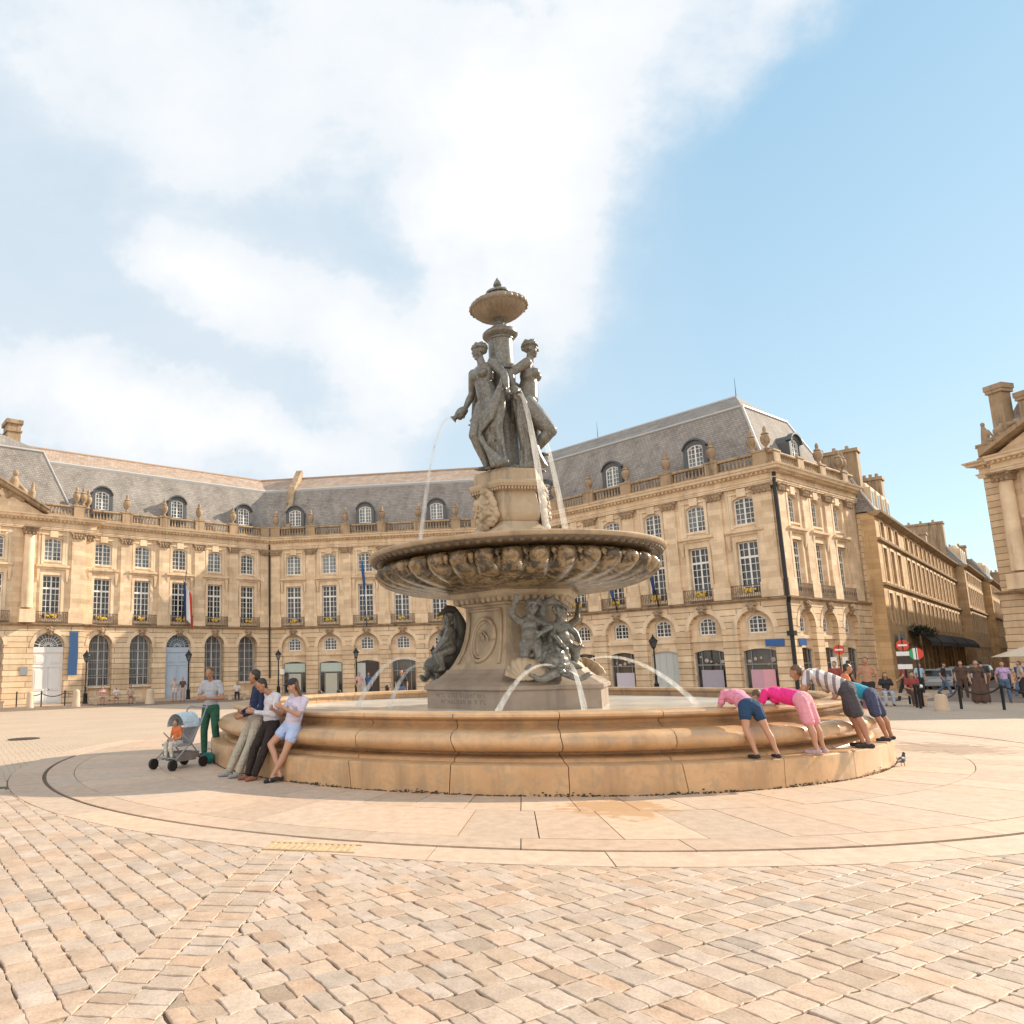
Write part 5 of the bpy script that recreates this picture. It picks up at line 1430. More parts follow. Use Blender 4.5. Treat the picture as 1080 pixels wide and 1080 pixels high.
# the opposite side of the street, mostly hidden by the pavilion, shades the shops
F_ = frame(H1, SD); lo_ = F_(16, 9.2, -.6); op_ = thing('opposite_house', 'tall stone house row across the street, behind the pavilion', 'house', lo_); oi_ = Matrix.Translation((-lo_[0], -lo_[1], .6)); wo_ = Wing(H1, SD, op_, oi_)
b = wo_.mb(); b.box(16, 120, 9.2, 18, -.8, 13.5); wo_.put(b, 'wall', M['render2']); b = wo_.mb(); b.prism([(15.5, 13.51), (18, 16.5), (118, 16.5), (120.5, 13.51)], 9.6, 17.6); wo_.put(b, 'roof', M['slate'])
def street_obj(mb, name, m, label, cat, group=None): o = mb.build(name, m); return tag(o, label, cat, group)
# awnings of the shops
aw_root = None
for k, (ua, ub, lab) in enumerate(((8.0, 13.4, 'dark bulging shop awning nearest the palace'), (14.0, 24, 'long dark shop awning in the middle of the long house'), (24.8, 34, 'dark shop awning beyond the middle of the long house'), (35, 44.5, 'dark shop awning at the far end of the long house'))):
    b = MB(frame(H1, SD)); pr = [(.02, 3.75), (.9, 3.45), (1.35, 2.9), (1.36, 2.55), (1.3, 2.55), (1.28, 2.85), (.85, 3.35), (.02, 3.65)]
    b.profile(pr, ua, ub); street_obj(b, 'shop_awning', M['awning'], lab, 'awning', 'shop awnings along the street')
# hanging plants over the first shops
b = MB(frame(H1, SD)); pr_ = random.Random(2)
for k in range(420):
    u = pr_.uniform(7.6, 13.6); n = pr_.uniform(.1, 1.3); z = 3.75 - .25 * n + pr_.uniform(-.25, .55); s_ = pr_.uniform(.08, .2); a = pr_.uniform(0, 6.28)
    b.poly([(u - s_, n, z), (u, n + s_ * math.cos(a), z + s_), (u + s_, n, z + s_ * math.sin(a)), (u, n - s_ * .5, z - s_)])
street_obj(b, 'trailing_plant', plain('dark_foliage', (.035, .05, .02), .7, var=.5, scale=8), 'dark leafy plants trailing over the first shop awning', 'plant')

# ------------------------------------------------------------------ central pavilion at the right edge
PQ = (40.3, 47.0); fdn = (.28, -.96)
pav = thing('corner_pavilion', 'tall stone pavilion with columns, pediment and big chimney at the right edge', 'pavilion', (PQ[0], PQ[1], -.6)); pinv = Matrix.Translation((-PQ[0], -PQ[1], .6))
wP = Wing(PQ, fdn, pav, pinv); PBy = [3.25, 6.75, 10.25, 13.75]; PL = 17.
gwall(wP, 0, PL, [ground_bay(wP, u, 'hole_lun') for u in PBy], -1, 0)
sq = wP.mb(); sq.poly([(.002, .002, 5.41), (1.0, .002, 5.41), (1.0, .002, 12.9), (.002, .002, 12.9)]); 
uwall(wP, 0, PL, PBy); wP.put(sq, 'quoin_strip', M['stone_rust'])
for u in PBy: upper_bay(wP, u, flowers=False); add_mask(wP, u, .1, 5.02); lunette_bay(wP, u, 'plain'); shopfront(wP, u, 'plain')
for u in (1.45, 5.0, 8.5, 12.0, 15.5): pilaster(wP, u, 0, .42, True)
en = wP.mb(); en.box(-.0, .05, -16, -.002, -.8, 13.6); en.box(PL - .05, PL, -16, -.002, -.8, 13.6); wP.put(en, 'side_wall', M['stone_rust']); backing(wP, .3, PL - .2, -.95)
entab(wP, 0, PL, -1, 0, .0); entab(wP, .95, PL, 0, 0, .55)
pd = wP.mb(); pd.prism([(1.2, 14.07), (8.5, 18.0), (15.8, 14.07)], .3, .55); wP.put(pd, 'tympanum', M['stone'])
pd = wP.mb()
for x0, x1 in ((.7, 8.5), (16.3, 8.5)): pd.prism([(x0, 14.07), (x0, 14.32), (x1, 18.35), (x1, 18.0)], .1, 1.2)
wP.put(pd, 'pediment', M['stone_old'])
balustrade(wP, 0, .95, [.45], 0, -1, 0)
st = wP.mb(); st.capsule((.45, -.08, 15.1), (.45, -.08, 15.7), .26, .22); st.capsule((.45, -.08, 15.7), (.42, -.04, 16.15), .22, .12); st.ell((.42, -.04, 16.35), (.13, .13, .16)); st.capsule((.62, -.1, 15.9), (.85, -.1, 15.5), .09, .07); st.capsule((.7, -.1, 15.2), (.9, -.1, 15.3), .2, .15)
remesh(st, 'roof_statue', M['capital'], pav, .04, 2, pinv)
tr = wP.mb(); q_ = random.Random(8)
for k in range(30): tr.ell((q_.uniform(1.1, 3.6), q_.uniform(-.3, .2), 15.0 + q_.uniform(-.3, 1.0)), (q_.uniform(.15, .35),) * 3, n=8, h=6)
tr.box(.95, 3.8, -.5, .1, 14.1, 15.0)
remesh(tr, 'trophy_sculpture', M['capital'], pav, .06, 2, pinv)
r_ = wP.mb(); a = [(.1, -.4, 14.1), (PL, -.4, 14.1), (PL - 2.2, -3.4, 20.5), (2.3, -3.4, 20.5)]
r_.poly(a); r_.poly([(.1, -.4, 14.1), (2.3, -3.4, 20.5), (2.3, -12, 20.5), (.1, -15.5, 14.1)]); r_.poly([(2.3, -3.4, 20.5), (PL - 2.2, -3.4, 20.5), (8.5, -8, 22.5)]); r_.poly([(2.3, -3.4, 20.5), (8.5, -8, 22.5), (2.3, -12, 20.5)]); r_.poly([(PL, -.4, 14.1), (PL - 2.2, -3.4, 20.5), (PL - 2.2, -12, 20.5), (PL, -15.5, 14.1)])
wP.put(r_, 'roof', M['slate'])
for (u0_, u1_, n_, zt) in ((.5, 1.25, -1.3, 18.4), (1.75, 2.2, -1.9, 17.6)):
    c = wP.mb(); c.box(u0_, u1_, n_ - .4, n_ + .45, 14.2, zt); c.box(u0_ - .12, u1_ + .12, n_ - .5, n_ + .55, zt + .001, zt + .22); c.box(u0_ - .18, u1_ + .18, n_ - .54, n_ + .59, zt + .221, zt + .55); wP.put(c, 'chimney', M['stone_old'])

# ------------------------------------------------------------------ pavements and road
def strip(pts, z0, z1, name, m):
    b = MB(); n = len(pts)
    a = b.vs([(x, y, z0) for x, y in pts]); t = b.vs([(x, y, z1) for x, y in pts])
    for k in range(n): b.f((a[k], a[(k + 1) % n], t[(k + 1) % n], t[k]))
    b.f(t); o = b.build(name, m); return tag(o, kind='structure')
fl, fc, fr_ = frame(PA, dL), frame(PA, dC), frame(PBm, dR)
def off(n): return [fl(-45, n, 0)[:2], fl(0 - n * T22, n, 0)[:2], fc(LC - n * T22, n, 0)[:2], fr_(LR + n, n, 0)[:2]]
A_, B_ = off(0.0), off(4.6)
fs = frame(PC, dL)
strip(A_[:3] + [fr_(LR, 0, 0)[:2], fs(SE, 0, 0)[:2], fs(SE, 2.2, 0)[:2], fs(-3.4, 2.2, 0)[:2], fr_(LR + 2.2, 3.4, 0)[:2]] + B_[:3][::-1], -1, -.47, 'pavement', M['slab_far'] if 'slab_far' in M else stone_mat('pavement_slabs', (.46, .34, .235), stain=.15, scale=1))
B2, C2 = off(4.62), off(13.5)
b = MB(); P_ = B2[:3] + [fr_(LR + 2.3, 4.62, 0)[:2]] + [fr_(LR + 6, 12, 0)[:2]] + C2[:3][::-1]
segs = [(B2[0], B2[1], C2[1], C2[0]), (B2[1], B2[2], C2[2], C2[1]), (B2[2], fr_(LR + 8, 4.62, 0)[:2], fr_(LR + 8, 13.5, 0)[:2], C2[2])]
for s_ in segs:
    N = 10
    p0, p1, p2, p3 = [Vector(q) for q in s_]
    for i in range(N):
        for j in range(3):
            q = []
            for (di, dj) in ((0, 0), (1, 0), (1, 1), (0, 1)):
                a_ = p0.lerp(p1, (i + di) / N); c_ = p3.lerp(p2, (i + di) / N); r2 = a_.lerp(c_, (j + dj) / 3); q.append((r2.x, r2.y, gz(r2.x, r2.y) - .015))
            b.poly(q)
o = b.build('road', M['asphalt']); tag(o, kind='structure')
# kerbs and paving in front of the street
strip([(18.5, 27.6), (22.4, 25.2), (33, 24), (47, 33), (42, 46), (33.0, 42.5)], -1, -.235, 'street_pavement', M['asphalt'])

F_ = frame(H1, SD); b = MB(F_)
for i in range(24): b.poly([(-2 + 6 * i, .05, -.585), (4 + 6 * i, .05, -.585), (4 + 6 * i, 9.1, -.585), (-2 + 6 * i, 9.1, -.585)])
tag(b.build('road', M['asphalt']), kind='structure')
# ------------------------------------------------------------------ street furniture
def lamp_proto():
    r_ = thing('street_lamp', 'x', 'street lamp')
    b = MB(); b.lathe([(.2, 0), (.2, .12), (.16, .15), (.15, .7), (.18, .74), (.12, .8), (.08, .9), (.075, 1.2), (.1, 1.24), (.065, 1.3), (.05, 2.8), (.07, 2.84), (.05, 2.9), (.045, 3.05), (.09, 3.1), (.12, 3.16)], 14)
    b.build('post', M['iron'], r_, True, angle=40)
    b = MB(); b.rings([[(w * x, w * y, z) for x, y in ((-1, -1), (1, -1), (1, 1), (-1, 1))] for w, z in ((.09, 3.161), (.19, 3.55))]); g_ = b.build('lantern_glass', M['pane_light'], r_)
    b = MB()
    for x, y in ((-1, -1), (1, -1), (1, 1), (-1, 1)): b.tube([(.095 * x, .095 * y, 3.16), (.195 * x, .195 * y, 3.56)], .016, 5)
    b.lathe([(.30, 3.56), (.30, 3.6), (.2, 3.72), (.12, 3.78), (.13, 3.83), (.05, 3.88), (.06, 3.94), (.01, 4.04)], 12)
    b.build('lantern_cap', M['iron'], r_, True, angle=40); return r_
lamp0 = lamp_proto()
for k, (x, y, lab) in enumerate(((-20.45, 57.16, 'black street lamp between the white door and the grilled windows'), (-13.85, 62.02, 'black street lamp in front of the blue arched door'), (-7.02, 66.76, 'black street lamp by the drainpipe in the inner corner'), (-.18, 65.72, 'black street lamp in front of the white shutter and dark doorway'), (6.41, 64.72, 'black street lamp seen beside the fountain pedestal'), (19.72, 50.65, 'black street lamp in front of the grey double gate'))):
    o = lamp0 if k == 0 else copy_tree(lamp0)
    o.location = (x, y, -.5 if k < 5 else -.47); o['label'] = lab; o['group'] = 'street lamps before the palace'
def at_g(x, y): return (x, y, gz(x, y))
bm_ = stone_mat('bollard_stone', (.55, .43, .32), stain=.2)
for k, (x, y, h, w, lab) in enumerate(((-21.67, 50.4, 1.05, .22, 'pale stone bollard left of the white door'), (-18.61, 50.38, 1.1, .24, 'pale stone bollard right of the white door'), (-14.29, 52.33, 1.0, .3, 'pale stone bollard right of the three people on the bench'), (19.61, 25.9, .55, .2, 'low stone bollard at the end of the chain, right of the fountain'))):
    b = MB(); b.lathe([(w * 1.1, -.02), (w * 1.1, .1 * h), (w, .14 * h), (w * .9, .8 * h), (w * .8, .93 * h), (w * .45, h)], 16); o = b.build('stone_bollard', bm_, smooth=True, angle=40); o.location = at_g(x, y); tag(o, lab, 'bollard', 'stone bollards on the square')
CP_ = [(-24.05, 53.74), (-21.97, 52.92), (-20.62, 53.65)]; CQ = [(20.55, 28.34), (20.25, 27.75), (21.28, 27.2), (22.08, 26.36), (24.4, 25.2)]
labs = ['thin dark post left of the white door', 'thin dark post before the white door', 'thin dark post right of the white door', 'dark post beside the red and green sign', 'dark post just in front of the red and green sign', 'dark chain post right of the low stone bollard', 'dark chain post next to the person in lilac', 'dark chain post at the right edge of the square']
for k, (x, y) in enumerate(CP_ + CQ):
    b = MB(); h = 1.05 if k < 3 else .85; b.lathe([(.045, -.02), (.045, h - .1), (.06, h - .08), (.06, h - .04), (.035, h)], 10); o = b.build('chain_post', M['iron'], smooth=True, angle=40); o.location = at_g(x, y); tag(o, labs[k], 'post', 'slim iron posts')
def chain(a, b_, za, zb, sag, lab):
    a = Vector((*a, gz(*a) + za)); e = Vector((*b_, gz(*b_) + zb)); pts = []
    for i in range(17):
        t = i / 16; p = a.lerp(e, t); p.z -= sag * 4 * t * (1 - t); pts.append(tuple(p - a))
    b = MB(); b.tube(pts, .03, 6); o = b.build('chain', M['iron'], smooth=True); o.location = a; tag(o, lab, 'chain', 'sagging chains')
chain(CQ[2], CQ[3], .78, .78, .28, 'sagging chain between the two posts in front of the street'); chain((19.61, 25.9), CQ[2], .5, .78, .2, 'sagging chain from the low stone bollard'); chain(CQ[3], CQ[4], .78, .78, .28, 'sagging chain running out at the right edge')
chain((-21.67, 50.4), CP_[1], .85, .9, .1, 'chain left of the white door'); chain(CP_[1], CP_[2], .9, .9, .25, 'chain hanging across the white door'); chain(CP_[2], (-18.61, 50.38), .9, .9, .1, 'chain from the right post to the pale bollard')
# benches
def bench(x, y, rz, L, lab):
    r_ = thing('stone_bench', lab, 'bench', at_g(x, y), rz, 'stone benches')
    b = MB(); b.box(-L / 2, L / 2, -.22, .22, .36, .46); b.build('seat', bm_, r_)
    for s_ in (-1, 1): b = MB(); b.box(s_ * L * .38 - .12, s_ * L * .38 + .12, -.18, .18, 0, .359); b.build('leg', bm_, r_)
bench(-17.2, 53.9, R(20), 3.4, 'stone bench with three people sitting on it'); bench(-25.2, 52.6, R(20), 1.6, 'stone bench at the left edge of the square'); bench(-9.1, 57.2, R(10), 1.4, 'stone bench by the palace wall with one person in white'); bench(20.9, 29.9, R(-20), 2.2, 'stone bench right of the fountain with a woman in pale jeans')
# banner, flags
b = MB(frame(PA, dL)); NN = 10
b.rings([[(-18.3 + .03 * math.sin(z * 2), PN + .32, z), (-17.62 + .02 * math.sin(z * 2.4), PN + .30, z), (-17.62 + .02 * math.sin(z * 2.4), PN + .285, z), (-18.3 + .03 * math.sin(z * 2), PN + .30, z)] for z in [1.65 + 3.3 * k / NN for k in range(NN + 1)]])
b.box(-18.36, -17.56, PN + .27, PN + .31, 4.96, 5.01)
tag(b.build('banner', plain('navy_banner', (.022, .075, .19), .7)), 'long navy blue banner hanging beside the white door', 'banner')
fp = thing('flagpole', 'tricolour flag hanging from a slanting pole above the blue door', 'flag', fl(-8.7, .2, 6.2)); fi = Matrix.Translation(tuple(-c for c in fl(-8.7, .2, 6.2)))
b = MB(frame(PA, dL)); b.tube([(-8.75, .25, 6.1), (-8.75, 1.0, 10.4)], .035, 6); b.build('pole', M['iron'], fp, True, fi)
for k, (cn, cc) in enumerate((('blue', (.02, .04, .16)), ('white', (.75, .75, .75)), ('red', (.65, .06, .03)))):
    b = MB(frame(PA, dL)); rows = []
    for j in range(9):
        z = 9.5 - j * .36; rows.append([(-8.95 + .26 * (k + i / 4) + .03 * j * (.4 + .2 * (k + i / 4)) , .85 - .012 * j + .10 * math.sin((k + i / 4) * 3.1 + j * .25), z - .45 * (k + i / 4)) for i in range(5)])
    rows += [[(u, n - .015, z) for u, n, z in r_] for r_ in rows[::-1]]
    b.rings(rows, False, False, closed=False); b.build('flag_stripe', cloth(cn + '_flag', cc), fp, True, fi)
for nm, wi, u, z0, z1, dz, cc, lab in (('C', frame(PA, dC), 9.15, 5.5, 11.5, 2.2, (.02, .09, .28), 'tall blue pole with furled blue flag on the centre facade'), ('R', frame(PBm, dR), 10.2, 5.5, 8.4, 1.5, (.02, .05, .17), 'furled dark blue flag just right of the pedestal'), ('R', frame(PBm, dR), 13.6, 5.5, 8.2, 1.5, (.03, .08, .24), 'furled blue flag below the right end of the bowl'), ('R', frame(PBm, dR), 17.0, 5.6, 8.6, 1.6, (.02, .06, .19), 'furled dark flag on the first floor right of the bowl')):
    o = thing('furled_flag', lab, 'flag', wi(u, .3, z0), 0, 'furled flags on the facade'); iv = Matrix.Translation(tuple(-c for c in wi(u, .3, z0)))
    b = MB(wi); b.tube([(u, .3, z0), (u - .25, .75, z1)], .045, 6); b.build('pole', plain('blue_pole', (.03, .10, .26), .5) if nm == 'C' else M['iron'], o, True, iv)
    b = MB(wi); b.tube([(u - .22, .72, z1 - .1), (u - .2, .7, z1 - dz * .4), (u - .1, .62, z1 - dz), (u - .08, .6, z1 - dz * 1.25)], [.05, .13, .12, .03], 8); b.build('cloth', cloth(lab[:12].replace(' ', '_'), cc), o, True, iv)
# signs
def disc(b, c, r_, n=24, t=.02, y=0): b.rings([[(c[0] + r_ * math.cos(2 * PI * k / n), y + dy, c[1] + r_ * math.sin(2 * PI * k / n)) for k in range(n)] for dy in (0, t)])
M['sign_red'] = plain('sign_red', (.62, .05, .02), .4, var=.03); M['sign_white'] = plain('sign_white', (.75, .74, .72), .4, var=.03); M['sign_grey'] = plain('sign_back_grey', (.25, .26, .28), .5); M['sign_blue'] = plain('street_plate_blue', (.02, .10, .30), .4, var=.05); M['sign_green'] = plain('sign_green', (.02, .33, .12), .4)
def no_entry(x, y, z, rz, s, lab, extra):
    r_ = thing('no_entry_sign', lab, 'road sign', at_g(x, y), rz, 'no entry signs'); h = z - gz(x, y)
    b = MB(); b.tube([(0, .03, 0), (0, .03, h + .3)], .04, 8); b.build('post', M['iron'], r_, True)
    b = MB(); disc(b, (0, h), .36 * s); b.build('disc', M['sign_red'], r_)
    b = MB(); b.box(-.26 * s, .26 * s, -.012, -.001, h - .06 * s, h + .06 * s); b.build('bar', M['sign_white'], r_)
    for (a, c, d, e, mm) in extra: b = MB(); b.box(a, c, -.01, .015, h + d, h + e); b.build('plate', M[mm], r_)
p_ = fs(3.6, 1.2, 0)
no_entry(p_[0], p_[1], 2.25, R(-28), .85, 'round red no entry sign on a post near the palace corner', [(-.5, -.16, -1.75, -.45, 'sign_white'), (.12, .42, -1.75, -.45, 'sign_white')])
no_entry(22.0, 30.7, 2.18, R(-36), .6, 'red no entry sign with white plates below, at the mouth of the street', [(-.24, .24, -.42, -.25, 'sign_white'), (-.24, .24, -.74, -.44, 'darkdoor'), (-.24, .24, -.95, -.76, 'sign_white')])
r_ = thing('round_sign', 'round red, white and green sign on a thin post with a white knob', 'sign', at_g(20.9, 28.5), R(-36))
b = MB(); b.tube([(0, .03, 0), (0, .03, 2.25)], .035, 8); b.build('post', M['iron'], r_, True); b = MB(); b.ell((0, 0, .75), (.07, .07, .07)); b.build('knob', M['sign_white'], r_, True)
b = MB(); disc(b, (0, 1.95), .22); b.build('disc', M['sign_white'], r_)
b = MB(); b.rings([[(x, y, 1.95 + z) for x, z in [(.045, -.2)] + [(.22 * math.cos(a), .22 * math.sin(a)) for a in [R(-75) + R(150) * k / 10 for k in range(11)]] + [(.045, .2)]] for y in (-.01, -.002)]); b.build('red_part', M['sign_red'], r_)
b = MB(); b.rings([[(x, y, 1.95 + z) for x, z in [(-.1, .18)] + [(.22 * math.cos(a), .22 * math.sin(a)) for a in [R(125) + R(110) * k / 10 for k in range(11)]] + [(-.1, -.18)]] for y in (-.01, -.002)]); b.build('green_part', M['sign_green'], r_)
b = MB(frame(H1, SD)); b.box(1.2, 3.3, .3, .38, 2.6, 3.4); tag(b.build('shop_sign', M['sign_grey']), 'blank grey shop sign above the shop next to the palace', 'sign')
for wi, u0_, u1_, lab in ((fr_, 24.0, 25.15, 'small blue street name plate on the square side of the palace corner'), (fs, .75, 1.75, 'small blue street name plate on the street side of the palace corner')):
    b = MB(wi); b.box(u0_, u1_, .13, .16, 2.55, 3.0); o = b.build('street_plate', M['sign_blue']); tag(o, lab, 'street plate', 'blue street plates')
b = MB(fl); b.box(-21.75, -21.2, PN + .11, PN + .15, 1.75, 2.35); tag(b.build('wall_plaque', M['sign_grey']), 'small grey plaque on the wall left of the white door', 'plaque')
# grates and drain cover
gr = thing('drain_grate', 'rusty drain grate sunk in the paving ring before the fountain', 'drain grate', (-.5, 7.66, .002), R(-14))
b = MB()
for k in range(14):
    x = -.42 + k * .062; b.box(x, x + .034, -.13, .13, -.01, .006)
b.box(-.45, .48, -.16, -.131, -.01, .006); b.box(-.45, .48, .131, .16, -.01, .006); b.build('grating', plain('rusty_grate', (.46, .33, .18), .7, var=.6, scale=9), gr)
b = MB(); b.lathe([(.42, 0), (.42, .012), (.36, .015), (.36, .01), (.05, .01)], 24); o = b.build('drain_cover', M['iron']); o.location = (-9.4, 21.6, gz(-9.4, 21.6) - .018); tag(o, 'round dark drain cover in the cobbles on the left', 'drain cover')
# pigeon
b = MB(); b.ell((0, 0, .13), (.12, .06, .065)); b.capsule((.09, 0, .16), (.13, 0, .23), .04, .03); b.ell((.14, 0, .25), (.035, .03, .03)); b.capsule((.17, 0, .25), (.2, 0, .243), .01, .004, 6); b.capsule((-.1, 0, .12), (-.24, 0, .10), .04, .02)
for s_ in (-1, 1): b.capsule((.02, s_ * .03, .08), (.03, s_ * .03, .0), .009, .008, 6); b.capsule((.03, s_ * .03, .006), (.07, s_ * .03, .006), .008, .006, 6)
o = remesh(b, 'pigeon', plain('pigeon_feathers', (.05, .05, .06), .6, var=.4, scale=20), None, .007, 2); o.location = (8.58, 12.33, .002); o.rotation_euler = (0, 0, .6); o.scale = (.75,) * 3; tag(o, 'dark pigeon standing on the slabs right of the basin', 'pigeon')
# parked cars
def car(u, n, c, lab):
    F = frame(H1, SD); p = F(u, n, 0); r_ = thing('parked_car', lab, 'car', (p[0], p[1], -.6), PI / 2 - SDA, 'cars parked in the street')
    m_ = plain('car_paint_%d' % int(u), c, .25, var=.03, spec=.6)
    prof = [(-2.05, .35), (-2.1, .6), (-2.0, .8), (-1.25, .92), (-.65, 1.36), (.2, 1.46), (1.2, 1.42), (1.85, 1.0), (2.0, .9), (2.02, .45), (1.9, .3), (-1.9, .28)]
    b = MB(); rr_ = []
    for y, sx_, sz in ((-.86, .96, .0), (-.88, 1, 0), (-.80, 1, 0), (.80, 1, 0), (.88, 1, 0), (.86, .96, 0)):
        rr_.append([(x * sx_, y * (1 if z < .95 else 1 - (z - .95) * .32), z) for x, z in prof])
    b.rings(rr_); b.build('body', m_, r_, True, angle=35)
    for s_ in (-1, 1):
        b = MB(); b.poly([(x, s_ * (.885 * (1 - max(0, z - .95) * .32) + .004), z) for x, z in ((-1.1, .95), (-.62, 1.3), (.2, 1.39), (1.1, 1.36), (1.6, 1.02), (1.55, .95))]); b.build('side_window', M['pane'], r_)
        for x in (-1.3, 1.3):
            b = MB(); b.rings([[(x + q * math.cos(2 * PI * k / 18), s_ * yy, .31 + q * math.sin(2 * PI * k / 18)) for k in range(18)] for q, yy in ((.31, .7), (.32, .76), (.31, .9), (.2, .9))]); wo = b.build('wheel', M['iron'], r_, True, angle=40)
            b = MB(); b.rings([[(x + q * math.cos(2 * PI * k / 12), s_ * yy, .31 + q * math.sin(2 * PI * k / 12)) for k in range(12)] for q, yy in ((.19, .88), (.19, .912), (.05, .92))]); b.build('rim', M['lead'], wo)
        b = MB(); b.ell((-2.03, s_ * .62, .68), (.06, .18, .08)); b.build('headlight', M['pane_light'], r_, True)
    b = MB(); b.poly([(-1.215, -.8, .965), (-1.215, .8, .965), (-.68, .72, 1.355), (-.68, -.72, 1.355)]); b.build('windscreen', M['pane'], r_)
for u, n, c, lab in ((2.5, 2.2, (.30, .33, .36), 'silver car parked nearest in the street beside the corner house'), (8.5, 2.2, (.42, .43, .44), 'pale grey car parked second in the row'), (15, 2.2, (.55, .55, .54), 'white car parked third in the row, below the dark awnings'), (22, 2.2, (.36, .38, .40), 'light car parked fourth in the row'), (30, 2.2, (.5, .5, .5), 'pale car parked farthest down the street'), (7, 6.0, (.05, .05, .06), 'dark car on the other side of the street by the pavilion')): car(u, n, c, lab)
# cafe parasol at the right edge
b = MB(); b.lathe([(.03, 0), (.03, 2.55)], 8); r_ = thing('parasol', 'cream parasol in front of the pavilion at the right edge', 'parasol', (34.6, 39.3, -.6)); b.build('pole', M['iron'], r_, True)
b = MB(); b.lathe([(1.5, 2.2), (1.52, 2.22), (.8, 2.5), (.05, 2.75), (.05, 2.7), (.8, 2.46), (1.5, 2.2)], 8); b.build('canopy', cloth('cream', (.65, .55, .42)), r_)
# ------------------------------------------------------------------ people (each faces its own -y)
POSE = {
 'stand': dict(pel=(0, 0, .95), ch=(0, .0, 1.33), nk=(0, .0, 1.47), hd=(0, -.03, 1.635), hf=(0, -1, -.05), el=((-.27, .02, 1.13), (.27, .02, 1.13)), wr=((-.25, -.10, .90), (.25, -.10, .90)), kn=((-.11, -.03, .50), (.11, -.03, .50)), an=((-.12, .03, .08), (.12, .03, .08))),
 'hold': dict(pel=(0, 0, .95), ch=(0, .01, 1.33), nk=(0, -.01, 1.47), hd=(0, -.06, 1.625), hf=(.2, -1, -.3), el=((-.29, -.02, 1.13), (.29, -.02, 1.13)), wr=((-.09, -.26, 1.16), (.10, -.27, 1.13)), kn=((-.14, -.02, .50), (.13, -.03, .50)), an=((-.17, .04, .08), (.16, .03, .08))),
 'lean': dict(pel=(0, .36, .91), ch=(0, .41, 1.28), nk=(0, .38, 1.42), hd=(0, .32, 1.575), hf=(-.75, -1, -.1), el=((-.25, .37, 1.06), (.27, .33, 1.07)), wr=((-.06, .12, 1.0), (.08, .10, .96)), kn=((-.12, .14, .50), (.10, .21, .50)), an=((-.16, -.05, .08), (.06, .03, .08))),
 'lean2': dict(pel=(.02, .38, .88), ch=(.05, .38, 1.24), nk=(.05, .30, 1.37), hd=(.02, .20, 1.50), hf=(-.1, -1, -.55), el=((-.22, .25, 1.03), (.30, .26, 1.04)), wr=((-.02, .02, 1.12), (.14, .0, 1.08)), kn=((-.08, .12, .48), (.16, .18, .48)), an=((-.04, -.02, .08), (.13, .0, .08))),
 'perch': dict(pel=(0, .38, .84), ch=(.08, .45, 1.20), nk=(.10, .42, 1.34), hd=(.08, .35, 1.49), hf=(-.55, -1, -.35), el=((-.24, .33, 1.03), (.24, .34, 1.03)), wr=((-.12, .10, 1.12), (.12, .12, 1.15)), kn=((-.20, .10, .56), (.10, .18, .47)), an=((.06, .10, .10), (-.02, .0, .08))),
 'bend': dict(pel=(0, -.18, .85), ch=(.02, -.58, .94), nk=(.02, -.73, .93), hd=(.02, -.87, .88), hf=(0, -.6, -1), el=((-.26, -.70, .72), (.26, -.72, .74)), wr=((-.2, -.86, .52), (.2, -.90, .56)), kn=((-.1, -.06, .46), (.1, -.05, .46)), an=((-.13, .02, .08), (.09, .02, .08))),
 'bend2': dict(pel=(0, -.20, .84), ch=(-.06, -.60, 1.0), nk=(-.08, -.74, 1.0), hd=(-.1, -.88, .97), hf=(-.2, -.8, -.7), el=((-.34, -.74, .80), (.18, -.74, .78)), wr=((-.30, -.92, .62), (.12, -.92, .58)), kn=((-.16, -.04, .45), (.16, -.12, .46)), an=((-.24, .06, .08), (.10, .0, .08))),
 'bend3': dict(pel=(0, -.14, .86), ch=(.05, -.50, 1.05), nk=(.07, -.63, 1.09), hd=(.08, -.76, 1.10), hf=(.1, -1, -.4), el=((-.22, -.72, .84), (.36, -.62, .86)), wr=((-.16, -.92, .68), (.30, -.84, .66)), kn=((-.1, -.12, .46), (.12, .0, .46)), an=((-.11, -.02, .08), (.20, .12, .09))),
 'sit': dict(pel=(0, .02, .54), ch=(0, -.01, .91), nk=(0, -.05, 1.04), hd=(0, -.10, 1.19), hf=(0, -1, -.15), el=((-.25, -.08, .70), (.25, -.08, .70)), wr=((-.12, -.30, .64), (.12, -.31, .66)), kn=((-.12, -.42, .52), (.12, -.42, .52)), an=((-.12, -.40, .08), (.13, -.36, .08))),
 'walk': dict(pel=(0, 0, .94), ch=(0, -.02, 1.32), nk=(0, -.03, 1.46), hd=(0, -.06, 1.62), hf=(0, -1, -.08), el=((-.27, .10, 1.13), (.27, -.06, 1.12)), wr=((-.26, -.02, .90), (.24, -.24, .95)), kn=((-.1, -.18, .50), (.1, .06, .49)), an=((-.11, -.28, .09), (.11, .34, .14))),
}
